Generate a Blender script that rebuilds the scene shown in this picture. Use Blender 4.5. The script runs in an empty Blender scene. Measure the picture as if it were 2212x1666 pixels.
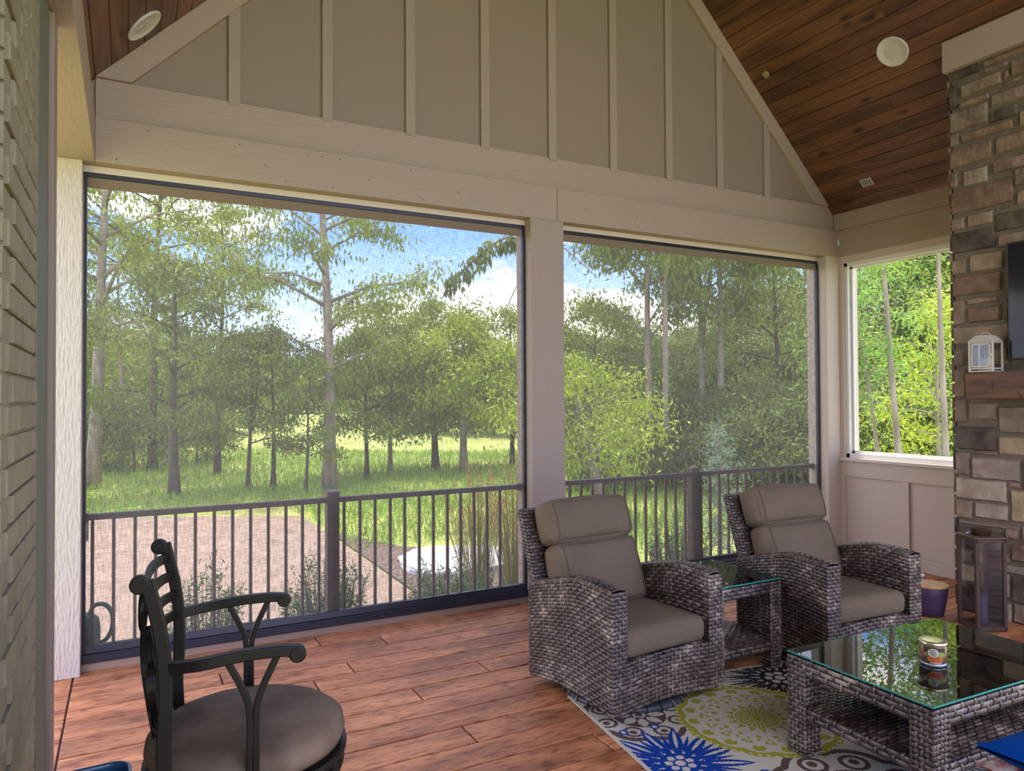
import bpy, math, random
import numpy as np
from mathutils import Vector, Matrix

SC = bpy.context.scene
COL = SC.collection
R = math.radians
random.seed(7)

# ---------------------------------------------------------------- camera
cam_d = bpy.data.cameras.new('camera')
cam = bpy.data.objects.new('camera', cam_d)
COL.objects.link(cam)
SC.camera = cam
cam_d.sensor_fit = 'HORIZONTAL'
cam_d.sensor_width = 36.0
cam_d.lens = 36.0 * 1561.4 / 2212.0
cam_d.clip_end = 500
YAW, PITCH, ROLL = R(61.955), R(1.0185), R(-0.3356)
Fv = Vector((math.cos(YAW) * math.cos(PITCH), math.sin(YAW) * math.cos(PITCH), math.sin(PITCH)))
Rt = Vector((math.sin(YAW), -math.cos(YAW), 0))
Up = Rt.cross(Fv)
R2 = Rt * math.cos(ROLL) + Up * math.sin(ROLL)
U2 = Up * math.cos(ROLL) - Rt * math.sin(ROLL)
M = Matrix((R2, U2, -Fv)).transposed().to_4x4()
M.translation = Vector((0, 0, 1.6))
cam.matrix_world = M

# ---------------------------------------------------------------- view, sky, sun
SC.view_settings.view_transform = 'Standard'
SC.view_settings.look = 'None'
SC.view_settings.gamma = 1.0
SC.view_settings.use_curve_mapping = False
SC.view_settings.exposure = 1.08

world = bpy.data.worlds.new('sky')
SC.world = world
world.use_nodes = True
nt = world.node_tree
nt.nodes.clear()
wo = nt.nodes.new('ShaderNodeOutputWorld')
bg = nt.nodes.new('ShaderNodeBackground')
tc = nt.nodes.new('ShaderNodeTexCoord')
sep = nt.nodes.new('ShaderNodeSeparateXYZ')
nt.links.new(tc.outputs['Generated'], sep.inputs[0])
ramp = nt.nodes.new('ShaderNodeValToRGB')
ramp.color_ramp.elements[0].position = 0.0
ramp.color_ramp.elements[0].color = (0.62, 0.74, 1.0, 1)
ramp.color_ramp.elements[1].position = 0.22
ramp.color_ramp.elements[1].color = (0.16, 0.30, 0.82, 1)
nt.links.new(sep.outputs['Z'], ramp.inputs[0])
mp = nt.nodes.new('ShaderNodeMapping')
mp.inputs['Scale'].default_value = (1.0, 1.0, 3.2)
mp.inputs['Location'].default_value = (9.1, 4.4, 0.3)
nt.links.new(tc.outputs['Generated'], mp.inputs[0])
cn = nt.nodes.new('ShaderNodeTexNoise')
cn.inputs['Scale'].default_value = 2.3
cn.inputs['Detail'].default_value = 7
cn.inputs['Roughness'].default_value = 0.55
nt.links.new(mp.outputs[0], cn.inputs['Vector'])
cr = nt.nodes.new('ShaderNodeValToRGB')
cr.color_ramp.elements[0].position = 0.46
cr.color_ramp.elements[0].color = (0, 0, 0, 1)
cr.color_ramp.elements[1].position = 0.62
cr.color_ramp.elements[1].color = (1, 1, 1, 1)
nt.links.new(cn.outputs[0], cr.inputs[0])
mx = nt.nodes.new('ShaderNodeMixRGB')
mx.inputs[2].default_value = (1.46, 1.31, 1.15, 1)
nt.links.new(cr.outputs[0], mx.inputs[0])
nt.links.new(ramp.outputs[0], mx.inputs[1])
nt.links.new(mx.outputs[0], bg.inputs[0])
bg.inputs[1].default_value = 1.9
nt.links.new(bg.outputs[0], wo.inputs[0])

sd = bpy.data.lights.new('sun', 'SUN')
sd.energy = 5.0
sd.angle = R(2.0)
sd.color = (1.0, 0.92, 0.78)
sun = bpy.data.objects.new('sun', sd)
COL.objects.link(sun)
SUN_DIR = Vector((0.12, 0.10, 0.98)).normalized()        # towards the sun
sun.rotation_euler = SUN_DIR.to_track_quat('Z', 'Y').to_euler()

# ================================================================ materials
def nmat(name, col, rough=0.6, metal=0.0, spec=0.5, var=0.0, vscale=(4, 4, 4), bump=0.0, bscale=(20, 20, 20),
         col2=None, island=0.0, objrand=0.0, detail=5, trans=0.0, coat=0.0, dist=0.0, bdist=0.01, alpha=1.0, hue=0.0, sheen=0.0):
    m = bpy.data.materials.new(name)
    m.use_nodes = True
    t = m.node_tree
    N, L = t.nodes, t.links
    b = N['Principled BSDF']
    b.inputs['Roughness'].default_value = rough
    b.inputs['Metallic'].default_value = metal
    b.inputs['Specular IOR Level'].default_value = spec
    b.inputs['Coat Weight'].default_value = coat
    b.inputs['Sheen Weight'].default_value = sheen
    c = (*col, 1)
    b.inputs['Base Color'].default_value = c
    src = None
    if var > 0 or col2:
        tcn = N.new('ShaderNodeTexCoord')
        mpn = N.new('ShaderNodeMapping')
        mpn.inputs['Scale'].default_value = vscale
        L.new(tcn.outputs['Object'], mpn.inputs[0])
        if objrand > 0:
            oi = N.new('ShaderNodeObjectInfo')
            vm = N.new('ShaderNodeVectorMath'); vm.operation = 'SCALE'
            vm.inputs[0].default_value = (17.3, 31.1, 11.7)
            L.new(oi.outputs['Random'], vm.inputs['Scale'])
            L.new(vm.outputs[0], mpn.inputs['Location'])
        nn = N.new('ShaderNodeTexNoise')
        nn.inputs['Scale'].default_value = 1.0
        nn.inputs['Detail'].default_value = detail
        nn.inputs['Distortion'].default_value = dist
        L.new(mpn.outputs[0], nn.inputs['Vector'])
        rr = N.new('ShaderNodeValToRGB')
        rr.color_ramp.elements[0].position = 0.35
        rr.color_ramp.elements[1].position = 0.65
        if col2:
            rr.color_ramp.elements[0].color = c
            rr.color_ramp.elements[1].color = (*col2, 1)
        else:
            rr.color_ramp.elements[0].color = (*[x * (1 - var) for x in col], 1)
            rr.color_ramp.elements[1].color = (*[min(1, x * (1 + var)) for x in col], 1)
        L.new(nn.outputs[0], rr.inputs[0])
        src = rr.outputs[0]
    for kind, amt in (('i', island), ('o', objrand)):
        if amt > 0:
            if kind == 'i':
                g = N.new('ShaderNodeNewGeometry'); o = g.outputs['Random Per Island']
            else:
                g = N.new('ShaderNodeObjectInfo'); o = g.outputs['Random']
            hs = N.new('ShaderNodeHueSaturation')
            mr = N.new('ShaderNodeMapRange')
            mr.inputs['To Min'].default_value = 1 - amt
            mr.inputs['To Max'].default_value = 1 + amt
            L.new(o, mr.inputs[0])
            L.new(mr.outputs[0], hs.inputs['Value'])
            if hue > 0:
                mh = N.new('ShaderNodeMapRange')
                mh.inputs['To Min'].default_value = 0.5 - hue
                mh.inputs['To Max'].default_value = 0.5 + hue
                L.new(o, mh.inputs[0]); L.new(mh.outputs[0], hs.inputs['Hue'])
            if src: L.new(src, hs.inputs['Color'])
            else: hs.inputs['Color'].default_value = c
            src = hs.outputs[0]
    if src: L.new(src, b.inputs['Base Color'])
    if bump > 0:
        tc2 = N.new('ShaderNodeTexCoord')
        mp2 = N.new('ShaderNodeMapping'); mp2.inputs['Scale'].default_value = bscale
        n2 = N.new('ShaderNodeTexNoise'); n2.inputs['Scale'].default_value = 1.0; n2.inputs['Detail'].default_value = 4
        bp = N.new('ShaderNodeBump'); bp.inputs['Strength'].default_value = bump; bp.inputs['Distance'].default_value = bdist
        L.new(tc2.outputs['Object'], mp2.inputs[0]); L.new(mp2.outputs[0], n2.inputs['Vector'])
        L.new(n2.outputs[0], bp.inputs['Height']); L.new(bp.outputs[0], b.inputs['Normal'])
    if trans > 0:
        out = N['Material Output']
        tr = N.new('ShaderNodeBsdfTranslucent')
        if src: L.new(src, tr.inputs[0])
        else: tr.inputs[0].default_value = c
        ms = N.new('ShaderNodeMixShader'); ms.inputs[0].default_value = trans
        L.new(b.outputs[0], ms.inputs[1]); L.new(tr.outputs[0], ms.inputs[2]); L.new(ms.outputs[0], out.inputs[0])
    return m

CREAM = (0.40, 0.302, 0.242)
m_trimX = nmat('painted_board_x', CREAM, 0.55, bump=0.5, bscale=(14, 60, 120), bdist=0.006)
m_trimY = nmat('painted_board_y', CREAM, 0.55, bump=0.5, bscale=(60, 14, 120), bdist=0.006)
m_trimZ = nmat('painted_board_z', (0.37, 0.285, 0.235), 0.55, bump=0.6, bscale=(110, 110, 12), bdist=0.006)
m_rake = nmat('painted_board_rake', CREAM, 0.55, bump=0.6, bscale=(45, 60, 45), bdist=0.006)
m_panel = nmat('painted_panel', (0.29, 0.215, 0.17), 0.6, bump=0.1, bscale=(60, 60, 60), bdist=0.003)
m_white = nmat('white_paint', (0.62, 0.52, 0.44), 0.5, bump=0.15, bscale=(60, 60, 60), bdist=0.003)
m_vinyl = nmat('white_vinyl', (0.78, 0.77, 0.74), 0.35)
m_greytrim = nmat('grey_green_paint', (0.15, 0.155, 0.115), 0.6, bump=0.1, bscale=(80, 80, 80), bdist=0.002)
m_brick = nmat('painted_brick', (0.29, 0.245, 0.16), 0.75, var=0.08, vscale=(9, 9, 9), bump=0.5, bscale=(60, 60, 60), bdist=0.004, objrand=0.06)
m_mortar_w = nmat('painted_mortar', (0.29, 0.26, 0.17), 0.85, bump=0.5, bscale=(90, 90, 90), bdist=0.004)
m_black = nmat('black_track', (0.018, 0.018, 0.03), 0.35)
m_rail = nmat('brown_rail', (0.105, 0.062, 0.055), 0.45, var=0.1)
m_iron = nmat('bronze_iron', (0.010, 0.008, 0.008), 0.42, metal=0.0, spec=0.3, bump=0.08, bscale=(200, 200, 200), bdist=0.001)
m_suede = nmat('suede', (0.075, 0.048, 0.034), 0.7, col2=(0.195, 0.135, 0.095), vscale=(7, 7, 7), detail=9, bump=0.2, bscale=(130, 130, 130), bdist=0.002, spec=0.3)
m_cush = nmat('cushion_taupe', (0.18, 0.132, 0.092), 0.95, var=0.06, vscale=(5, 5, 5), bump=0.5, bscale=(7, 7, 12), bdist=0.03, spec=0.2)
def wick_mat():
    m = nmat('wicker', (0.1, 0.1, 0.1), 0.33, spec=0.6, bump=0.25, bscale=(60, 60, 400), bdist=0.001)
    t = m.node_tree; N, L = t.nodes, t.links
    g = N.new('ShaderNodeNewGeometry'); tcn = N.new('ShaderNodeTexCoord')
    n = N.new('ShaderNodeTexNoise'); n.inputs['Scale'].default_value = 7; n.inputs['Detail'].default_value = 3
    L.new(tcn.outputs['Object'], n.inputs['Vector'])
    a = N.new('ShaderNodeMath'); a.operation = 'MULTIPLY_ADD'; a.inputs[1].default_value = 0.48
    b = N.new('ShaderNodeMath'); b.operation = 'MULTIPLY_ADD'; b.inputs[1].default_value = 1.5; b.inputs[2].default_value = -0.50
    L.new(n.outputs[0], b.inputs[0])
    L.new(g.outputs['Random Per Island'], a.inputs[0]); L.new(b.outputs[0], a.inputs[2])
    r = N.new('ShaderNodeValToRGB'); e = r.color_ramp.elements
    e[0].position = 0.05; e[0].color = (0.036, 0.024, 0.020, 1)
    e[1].position = 0.95; e[1].color = (0.44, 0.345, 0.26, 1)
    k = e.new(0.5); k.color = (0.11, 0.076, 0.062, 1)
    k = e.new(0.72); k.color = (0.20, 0.155, 0.13, 1)
    L.new(a.outputs[0], r.inputs[0]); L.new(r.outputs[0], N['Principled BSDF'].inputs['Base Color'])
    return m
m_wick = wick_mat()
m_winlit = nmat('window_lit_cream', (0.55, 0.455, 0.37), 0.6, bump=0.1, bscale=(60, 60, 60), bdist=0.003)  # cream paint made lighter, with the window's light put into the colour
m_wickd = nmat('wicker_backing', (0.008, 0.006, 0.006), 0.6)
m_cap = nmat('chimney_cap_board', (0.44, 0.345, 0.30), 0.55, bump=0.5, bscale=(60, 14, 120), bdist=0.006)
m_mortar = nmat('grey_mortar', (0.17, 0.135, 0.10), 0.9, var=0.12, vscale=(12, 12, 12), bump=0.6, bscale=(70, 70, 70), bdist=0.006)
m_mantel = nmat('mantel_wood', (0.10, 0.045, 0.028), 0.55, col2=(0.19, 0.085, 0.05), vscale=(14, 2, 18), bump=0.6, bscale=(30, 5, 40), bdist=0.008, dist=1)
m_tv = nmat('tv_glass', (0.006, 0.008, 0.014), 0.12)
m_lantwood = nmat('lantern_bronze', (0.07, 0.035, 0.025), 0.5, var=0.2, vscale=(8, 8, 8))
m_lantw = nmat('lantern_white', (0.62, 0.57, 0.48), 0.45)
m_candle = nmat('candle_wax', (0.70, 0.66, 0.50), 0.5, trans=0.3)
m_candleb = nmat('candle_navy', (0.03, 0.04, 0.12), 0.5)
m_tub = nmat('purple_navy_tub', (0.055, 0.032, 0.085), 0.5)
m_lidwood = nmat('lid_wood', (0.55, 0.30, 0.10), 0.5, var=0.15, vscale=(3, 30, 3))
m_navy = nmat('navy_plastic', (0.012, 0.03, 0.085), 0.25, coat=0.3)
m_blue = nmat('blue_cloth', (0.0, 0.055, 0.30), 0.9, bump=0.6, bscale=(300, 300, 300), bdist=0.003, spec=0.1)
m_red = nmat('red_white_cloth', (0.55, 0.02, 0.02), 0.85, col2=(0.75, 0.7, 0.65), vscale=(30, 30, 30), bump=0.3, bscale=(200, 200, 200))
m_spk = nmat('speaker_grille', (0.62, 0.57, 0.54), 0.6, bump=0.2, bscale=(500, 500, 500), bdist=0.001)
m_spkr = nmat('speaker_rim', (0.66, 0.63, 0.61), 0.5)
m_gold = nmat('brass_lid', (0.72, 0.66, 0.42), 0.25, metal=0.8)
m_concrete = nmat('pad_gravel', (0.26, 0.185, 0.14), 0.95, var=0.12, vscale=(3, 3, 3), bump=0.5, bscale=(25, 25, 25))
m_mulch = nmat('mulch', (0.10, 0.065, 0.05), 1.0, col2=(0.22, 0.16, 0.13), vscale=(14, 14, 14), bump=1.0, bscale=(30, 30, 30), bdist=0.05)
m_lawn = nmat('lawn', (0.27, 0.36, 0.07), 0.95, col2=(0.44, 0.44, 0.12), vscale=(0.35, 0.35, 0.35), bump=1.0, bscale=(20, 20, 20), bdist=0.06)
m_blade = nmat('grass_blades', (0.30, 0.44, 0.07), 0.8, island=0.3, trans=0.35, hue=0.03)
m_reed = nmat('reed_stems', (0.28, 0.26, 0.08), 0.8, island=0.2, trans=0.2)
m_plume = nmat('reed_plumes', (0.48, 0.27, 0.13), 0.9, island=0.25, trans=0.2)
m_rock = nmat('boulder', (0.55, 0.55, 0.56), 0.9, var=0.15, vscale=(3, 3, 3), bump=0.6, bscale=(9, 9, 9), bdist=0.03)
m_can = nmat('green_can', (0.02, 0.10, 0.065), 0.4)
m_barkg = nmat('bark_grey', (0.30, 0.25, 0.20), 0.95, var=0.3, vscale=(6, 6, 1.5), bump=0.8, bscale=(20, 20, 5), bdist=0.03)
m_barkd = nmat('bark_dark', (0.10, 0.08, 0.06), 0.95, var=0.3, vscale=(6, 6, 1.5), bump=0.8, bscale=(20, 20, 5), bdist=0.03)
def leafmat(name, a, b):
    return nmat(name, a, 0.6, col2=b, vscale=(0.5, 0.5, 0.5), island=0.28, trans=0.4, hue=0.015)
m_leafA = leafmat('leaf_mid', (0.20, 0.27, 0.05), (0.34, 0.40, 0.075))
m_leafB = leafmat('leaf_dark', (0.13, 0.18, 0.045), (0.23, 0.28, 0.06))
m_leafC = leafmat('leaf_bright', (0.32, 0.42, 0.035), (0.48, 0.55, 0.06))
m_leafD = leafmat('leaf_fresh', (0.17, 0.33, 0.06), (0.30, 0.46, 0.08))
m_yew = leafmat('needle_yew', (0.045, 0.10, 0.03), (0.09, 0.17, 0.05))
m_spruce = leafmat('needle_spruce', (0.20, 0.32, 0.22), (0.28, 0.42, 0.28))
m_heuch = leafmat('leaf_purple', (0.10, 0.05, 0.04), (0.16, 0.09, 0.05))

def plank_ceiling_mat():
    m = nmat('ceiling_pine', (0.085, 0.032, 0.014), 0.42, col2=(0.20, 0.085, 0.036), vscale=(9, 0.9, 9), objrand=0.28,
             bump=0.35, bscale=(40, 3, 40), bdist=0.004, dist=1.2)
    t = m.node_tree; N, L = t.nodes, t.links
    b = N['Principled BSDF']
    src = b.inputs['Base Color'].links[0].from_socket
    tcn = N.new('ShaderNodeTexCoord'); mpn = N.new('ShaderNodeMapping'); mpn.inputs['Scale'].default_value = (6.0, 2.6, 6.0)
    oi = N.new('ShaderNodeObjectInfo'); vm = N.new('ShaderNodeVectorMath'); vm.operation = 'SCALE'
    vm.inputs[0].default_value = (7.3, 41.1, 5.7)
    L.new(oi.outputs['Random'], vm.inputs['Scale']); L.new(vm.outputs[0], mpn.inputs['Location'])
    L.new(tcn.outputs['Object'], mpn.inputs[0])
    v = N.new('ShaderNodeTexVoronoi'); v.inputs['Scale'].default_value = 1.0
    L.new(mpn.outputs[0], v.inputs['Vector'])
    rr = N.new('ShaderNodeValToRGB')
    rr.color_ramp.elements[0].position = 0.07; rr.color_ramp.elements[0].color = (0.10, 0.06, 0.05, 1)
    rr.color_ramp.elements[1].position = 0.20; rr.color_ramp.elements[1].color = (1, 1, 1, 1)
    L.new(v.outputs['Distance'], rr.inputs[0])
    mm = N.new('ShaderNodeMixRGB'); mm.blend_type = 'MULTIPLY'; mm.inputs[0].default_value = 0.9
    L.new(src, mm.inputs[1]); L.new(rr.outputs[0], mm.inputs[2]); L.new(mm.outputs[0], b.inputs['Base Color'])
    return m
m_ceil = plank_ceiling_mat()

def floor_mat():
    m = nmat('stamped_floor', (0.30, 0.105, 0.040), 0.5, col2=(0.66, 0.27, 0.115), vscale=(1.6, 6.5, 6), objrand=0.10,
             bump=0.7, bscale=(14, 55, 40), bdist=0.006, dist=0.6, detail=8)
    t = m.node_tree; N, L = t.nodes, t.links
    b = N['Principled BSDF']
    src = b.inputs['Base Color'].links[0].from_socket
    tcn = N.new('ShaderNodeTexCoord'); mpn = N.new('ShaderNodeMapping'); mpn.inputs['Scale'].default_value = (12, 40, 20)
    L.new(tcn.outputs['Object'], mpn.inputs[0])
    n = N.new('ShaderNodeTexNoise'); n.inputs['Scale'].default_value = 1; n.inputs['Detail'].default_value = 6
    L.new(mpn.outputs[0], n.inputs['Vector'])
    rr = N.new('ShaderNodeValToRGB')
    rr.color_ramp.elements[0].position = 0.36; rr.color_ramp.elements[0].color = (0.50, 0.36, 0.31, 1)
    rr.color_ramp.elements[1].position = 0.50; rr.color_ramp.elements[1].color = (1, 1, 1, 1)
    L.new(n.outputs[0], rr.inputs[0])
    mm = N.new('ShaderNodeMixRGB'); mm.blend_type = 'MULTIPLY'; mm.inputs[0].default_value = 0.85
    L.new(src, mm.inputs[1]); L.new(rr.outputs[0], mm.inputs[2]); L.new(mm.outputs[0], b.inputs['Base Color'])
    return m
m_floor = floor_mat()
m_floorj = nmat('floor_joint', (0.07, 0.035, 0.022), 0.8)

def stone_mat(name, a, b2):
    return nmat(name, a, 0.85, col2=b2, vscale=(9, 9, 9), objrand=0.14, bump=0.9, bscale=(26, 26, 26), bdist=0.012, detail=8, hue=0.01)
m_st = {'t': stone_mat('stone_taupe', (0.20, 0.14, 0.10), (0.31, 0.225, 0.165)),
        'b': stone_mat('stone_brown', (0.17, 0.105, 0.072), (0.28, 0.185, 0.13)),
        'd': stone_mat('stone_dark', (0.060, 0.043, 0.035), (0.15, 0.11, 0.085)),
        'g': stone_mat('stone_grey', (0.165, 0.12, 0.088), (0.27, 0.205, 0.155)),
        'y': stone_mat('stone_tan', (0.30, 0.22, 0.13), (0.42, 0.32, 0.20)),
        'l': stone_mat('stone_light', (0.28, 0.22, 0.165), (0.40, 0.325, 0.25))}

def screen_mat():
    m = bpy.data.materials.new('solar_screen')
    m.use_nodes = True
    t = m.node_tree; N, L = t.nodes, t.links
    N.clear()
    out = N.new('ShaderNodeOutputMaterial')
    tcn = N.new('ShaderNodeTexCoord')
    def noise(sc):
        mpn = N.new('ShaderNodeMapping'); mpn.inputs['Scale'].default_value = sc
        L.new(tcn.outputs['Object'], mpn.inputs[0])
        n = N.new('ShaderNodeTexNoise'); n.inputs['Scale'].default_value = 1; n.inputs['Detail'].default_value = 2
        L.new(mpn.outputs[0], n.inputs['Vector'])
        return n.outputs[0]
    a = noise((16, 1, 150)); b = noise((150, 1, 16))
    ad = N.new('ShaderNodeMath'); ad.operation = 'ADD'
    L.new(a, ad.inputs[0]); L.new(b, ad.inputs[1])
    mr = N.new('ShaderNodeMapRange')
    mr.inputs['From Min'].default_value = 0.7; mr.inputs['From Max'].default_value = 1.3
    mr.inputs['To Min'].default_value = 0.14; mr.inputs['To Max'].default_value = 0.46
    L.new(ad.outputs[0], mr.inputs[0])
    d = N.new('ShaderNodeBsdfDiffuse'); d.inputs[0].default_value = (0.20, 0.185, 0.16, 1)
    tl = N.new('ShaderNodeBsdfTranslucent'); tl.inputs[0].default_value = (0.17, 0.165, 0.15, 1)
    m1 = N.new('ShaderNodeMixShader'); m1.inputs[0].default_value = 0.5
    L.new(d.outputs[0], m1.inputs[1]); L.new(tl.outputs[0], m1.inputs[2])
    tp = N.new('ShaderNodeBsdfTransparent')
    m2 = N.new('ShaderNodeMixShader')
    L.new(mr.outputs[0], m2.inputs[0]); L.new(tp.outputs[0], m2.inputs[1]); L.new(m1.outputs[0], m2.inputs[2])
    L.new(m2.outputs[0], out.inputs[0])
    return m
m_screen = screen_mat()

def glass_mat(name, tint, gl=0.10, rough=0.0, fm=1.0):
    m = bpy.data.materials.new(name)
    m.use_nodes = True
    t = m.node_tree; N, L = t.nodes, t.links
    N.clear()
    out = N.new('ShaderNodeOutputMaterial')
    tp = N.new('ShaderNodeBsdfTransparent'); tp.inputs[0].default_value = (*tint, 1)
    g = N.new('ShaderNodeBsdfGlossy'); g.inputs['Roughness'].default_value = rough
    lw = N.new('ShaderNodeFresnel'); lw.inputs[0].default_value = 1.5
    mu = N.new('ShaderNodeMath'); mu.operation = 'MULTIPLY_ADD'; mu.inputs[1].default_value = fm; mu.inputs[2].default_value = gl
    L.new(lw.outputs[0], mu.inputs[0])
    ms = N.new('ShaderNodeMixShader')
    L.new(mu.outputs[0], ms.inputs[0]); L.new(tp.outputs[0], ms.inputs[1]); L.new(g.outputs[0], ms.inputs[2])
    L.new(ms.outputs[0], out.inputs[0])
    return m
m_glass = glass_mat('clear_pane', (0.97, 0.98, 0.98), 0.0, 0.0, 0.15)
m_tglass = glass_mat('table_glass', (0.70, 0.99, 1.0), 0.0, 0.0, 1.2)
m_tglassL = glass_mat('lantern_glass', (0.9, 0.9, 0.9), 0.0)
m_gedge = nmat('glass_edge', (0.02, 0.32, 0.27), 0.15, spec=0.8)
m_jar = nmat('jar_wax', (0.30, 0.17, 0.07), 0.2, coat=0.6)
m_lab_o = nmat('label_orange', (0.55, 0.13, 0.03), 0.5, var=0.2, vscale=(60, 60, 60))
m_lab_w = nmat('label_cream', (0.60, 0.58, 0.45), 0.5)
m_lab_g = nmat('label_green', (0.25, 0.36, 0.06), 0.5)
m_lab_k = nmat('label_print', (0.06, 0.045, 0.03), 0.5)

# ================================================================ mesh helpers
class MB:
    def __init__(s): s.v = []; s.f = []; s.mi = []
    def add(s, vs, fs, mi=0):
        n = len(s.v); s.v += [tuple(p) for p in vs]
        s.f += [tuple(i + n for i in f) for f in fs]; s.mi += [mi] * len(fs)
    def box(s, x0, x1, y0, y1, z0, z1, mi=0):
        s.add([(x0, y0, z0), (x1, y0, z0), (x1, y1, z0), (x0, y1, z0), (x0, y0, z1), (x1, y0, z1), (x1, y1, z1), (x0, y1, z1)],
              [(0, 3, 2, 1), (4, 5, 6, 7), (0, 1, 5, 4), (1, 2, 6, 5), (2, 3, 7, 6), (3, 0, 4, 7)], mi)
    def prism(s, poly, axis, a, b, mi=0):
        # poly of 2D points, extruded along axis from a to b
        def P(p, t):
            if axis == 1: return (p[0], t, p[1])
            if axis == 0: return (t, p[0], p[1])
            return (p[0], p[1], t)
        n = len(poly)
        vs = [P(p, a) for p in poly] + [P(p, b) for p in poly]
        fs = [tuple(range(n)), tuple(range(2 * n - 1, n - 1, -1))]
        for i in range(n):
            j = (i + 1) % n
            fs.append((i, i + n, j + n, j))
        s.add(vs, fs, mi)
    def tube(s, path, r, n=8, mi=0, cap=True, squash=1.0, twist=0.0):
        path = [Vector(p) for p in path]
        rs = r if isinstance(r, (list, tuple)) else [r] * len(path)
        prev = None; vs = []
        for i, p in enumerate(path):
            d = (path[min(i + 1, len(path) - 1)] - path[max(i - 1, 0)]).normalized()
            if prev is None:
                a = Vector((0, 0, 1)) if abs(d.z) < 0.9 else Vector((0, 1, 0))
                u = a.cross(d).normalized()
            else:
                u = (prev - d * prev.dot(d)).normalized()
            prev = u
            w = d.cross(u)
            for k in range(n):
                t = 2 * math.pi * (k + 0.5) / n + twist
                vs.append(p + (u * math.cos(t) + w * math.sin(t) * squash) * rs[i])
        fs = []
        for i in range(len(path) - 1):
            for k in range(n):
                k2 = (k + 1) % n
                fs.append((i * n + k, i * n + k2, (i + 1) * n + k2, (i + 1) * n + k))
        if cap:
            fs.append(tuple(range(n - 1, -1, -1)))
            fs.append(tuple((len(path) - 1) * n + k for k in range(n)))
        s.add(vs, fs, mi)
    def lathe(s, prof, n=24, c=(0, 0, 0), mi=0):
        vs = []
        for r, z in prof:
            for k in range(n):
                t = 2 * math.pi * k / n
                vs.append((c[0] + r * math.cos(t), c[1] + r * math.sin(t), c[2] + z))
        fs = []
        for i in range(len(prof) - 1):
            for k in range(n):
                k2 = (k + 1) % n
                fs.append((i * n + k, i * n + k2, (i + 1) * n + k2, (i + 1) * n + k))
        s.add(vs, fs, mi)
        if prof[0][0] > 1e-4: s.f.append(tuple(len(s.v) - len(vs) + k for k in range(n - 1, -1, -1))); s.mi.append(mi)
        if prof[-1][0] > 1e-4: s.f.append(tuple(len(s.v) - n + k for k in range(n))); s.mi.append(mi)
    def mesh(s, name, mats, smooth=False):
        me = bpy.data.meshes.new(name)
        me.from_pydata(s.v, [], s.f)
        if not isinstance(mats, (list, tuple)): mats = [mats]
        for m in mats: me.materials.append(m)
        if len(mats) > 1: me.polygons.foreach_set('material_index', s.mi)
        if smooth: me.polygons.foreach_set('use_smooth', [True] * len(me.polygons))
        me.update()
        return me
    def build(s, name, mats, parent=None, smooth=False, bevel=0, loc=None, rot=None):
        return mkobj(name, s.mesh(name, mats, smooth), parent, bevel, loc, rot)

def mkobj(name, me, parent=None, bevel=0, loc=None, rot=None):
    o = bpy.data.objects.new(name, me)
    COL.objects.link(o)
    if parent: o.parent = parent
    if loc: o.location = loc
    if rot: o.rotation_euler = rot
    if bevel:
        b = o.modifiers.new('bevel', 'BEVEL'); b.width = bevel; b.segments = 2; b.limit_method = 'ANGLE'
    return o
def tag(o, label=None, cat=None, group=None, kind=None):
    if label: o['label'] = label
    if cat: o['category'] = cat
    if group: o['group'] = group
    if kind: o['kind'] = kind
    return o
def thing(name, label, cat, loc=(0, 0, 0), rz=0.0, group=None):
    o = bpy.data.objects.new(name, None); COL.objects.link(o)
    o.location = loc; o.rotation_euler = (0, 0, rz); o.empty_display_size = 0.1
    return tag(o, label, cat, group)
def box(name, d, mat, parent=None, bevel=0):
    b = MB(); b.box(*d); return b.build(name, mat, parent, bevel=bevel)
def copy_tree(root, loc, rz=None, label=None, group=None, scale=None):
    r = root.copy(); COL.objects.link(r); r.location = loc
    if rz is not None: r.rotation_euler = (0, 0, rz)
    if scale: r.scale = scale
    if label: r['label'] = label
    if group: r['group'] = group
    for ch in root.children:
        c = ch.copy(); COL.objects.link(c); c.parent = r
        for g in ch.children:
            d = g.copy(); COL.objects.link(d); d.parent = c
    return r

def at(px, d, z=-0.6):
    """ground point seen in the direction of a picture column, d metres along the view axis"""
    f = Vector((math.cos(YAW), math.sin(YAW), 0)); r = Vector((math.sin(YAW), -math.cos(YAW), 0))
    p = f * d + r * ((px - 1106) / 1561.4 * d)
    return (p.x, p.y, z)

# ================================================================ structure
D = 4.90           # face of the front posts and beam
ZB, Z2, Z3 = 3.015, 3.283, 3.529
XL, XR = -0.172, 6.38
RX, RZ = 3.046, 6.753     # ridge

def S(o): o['kind'] = 'structure'; return o

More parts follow.
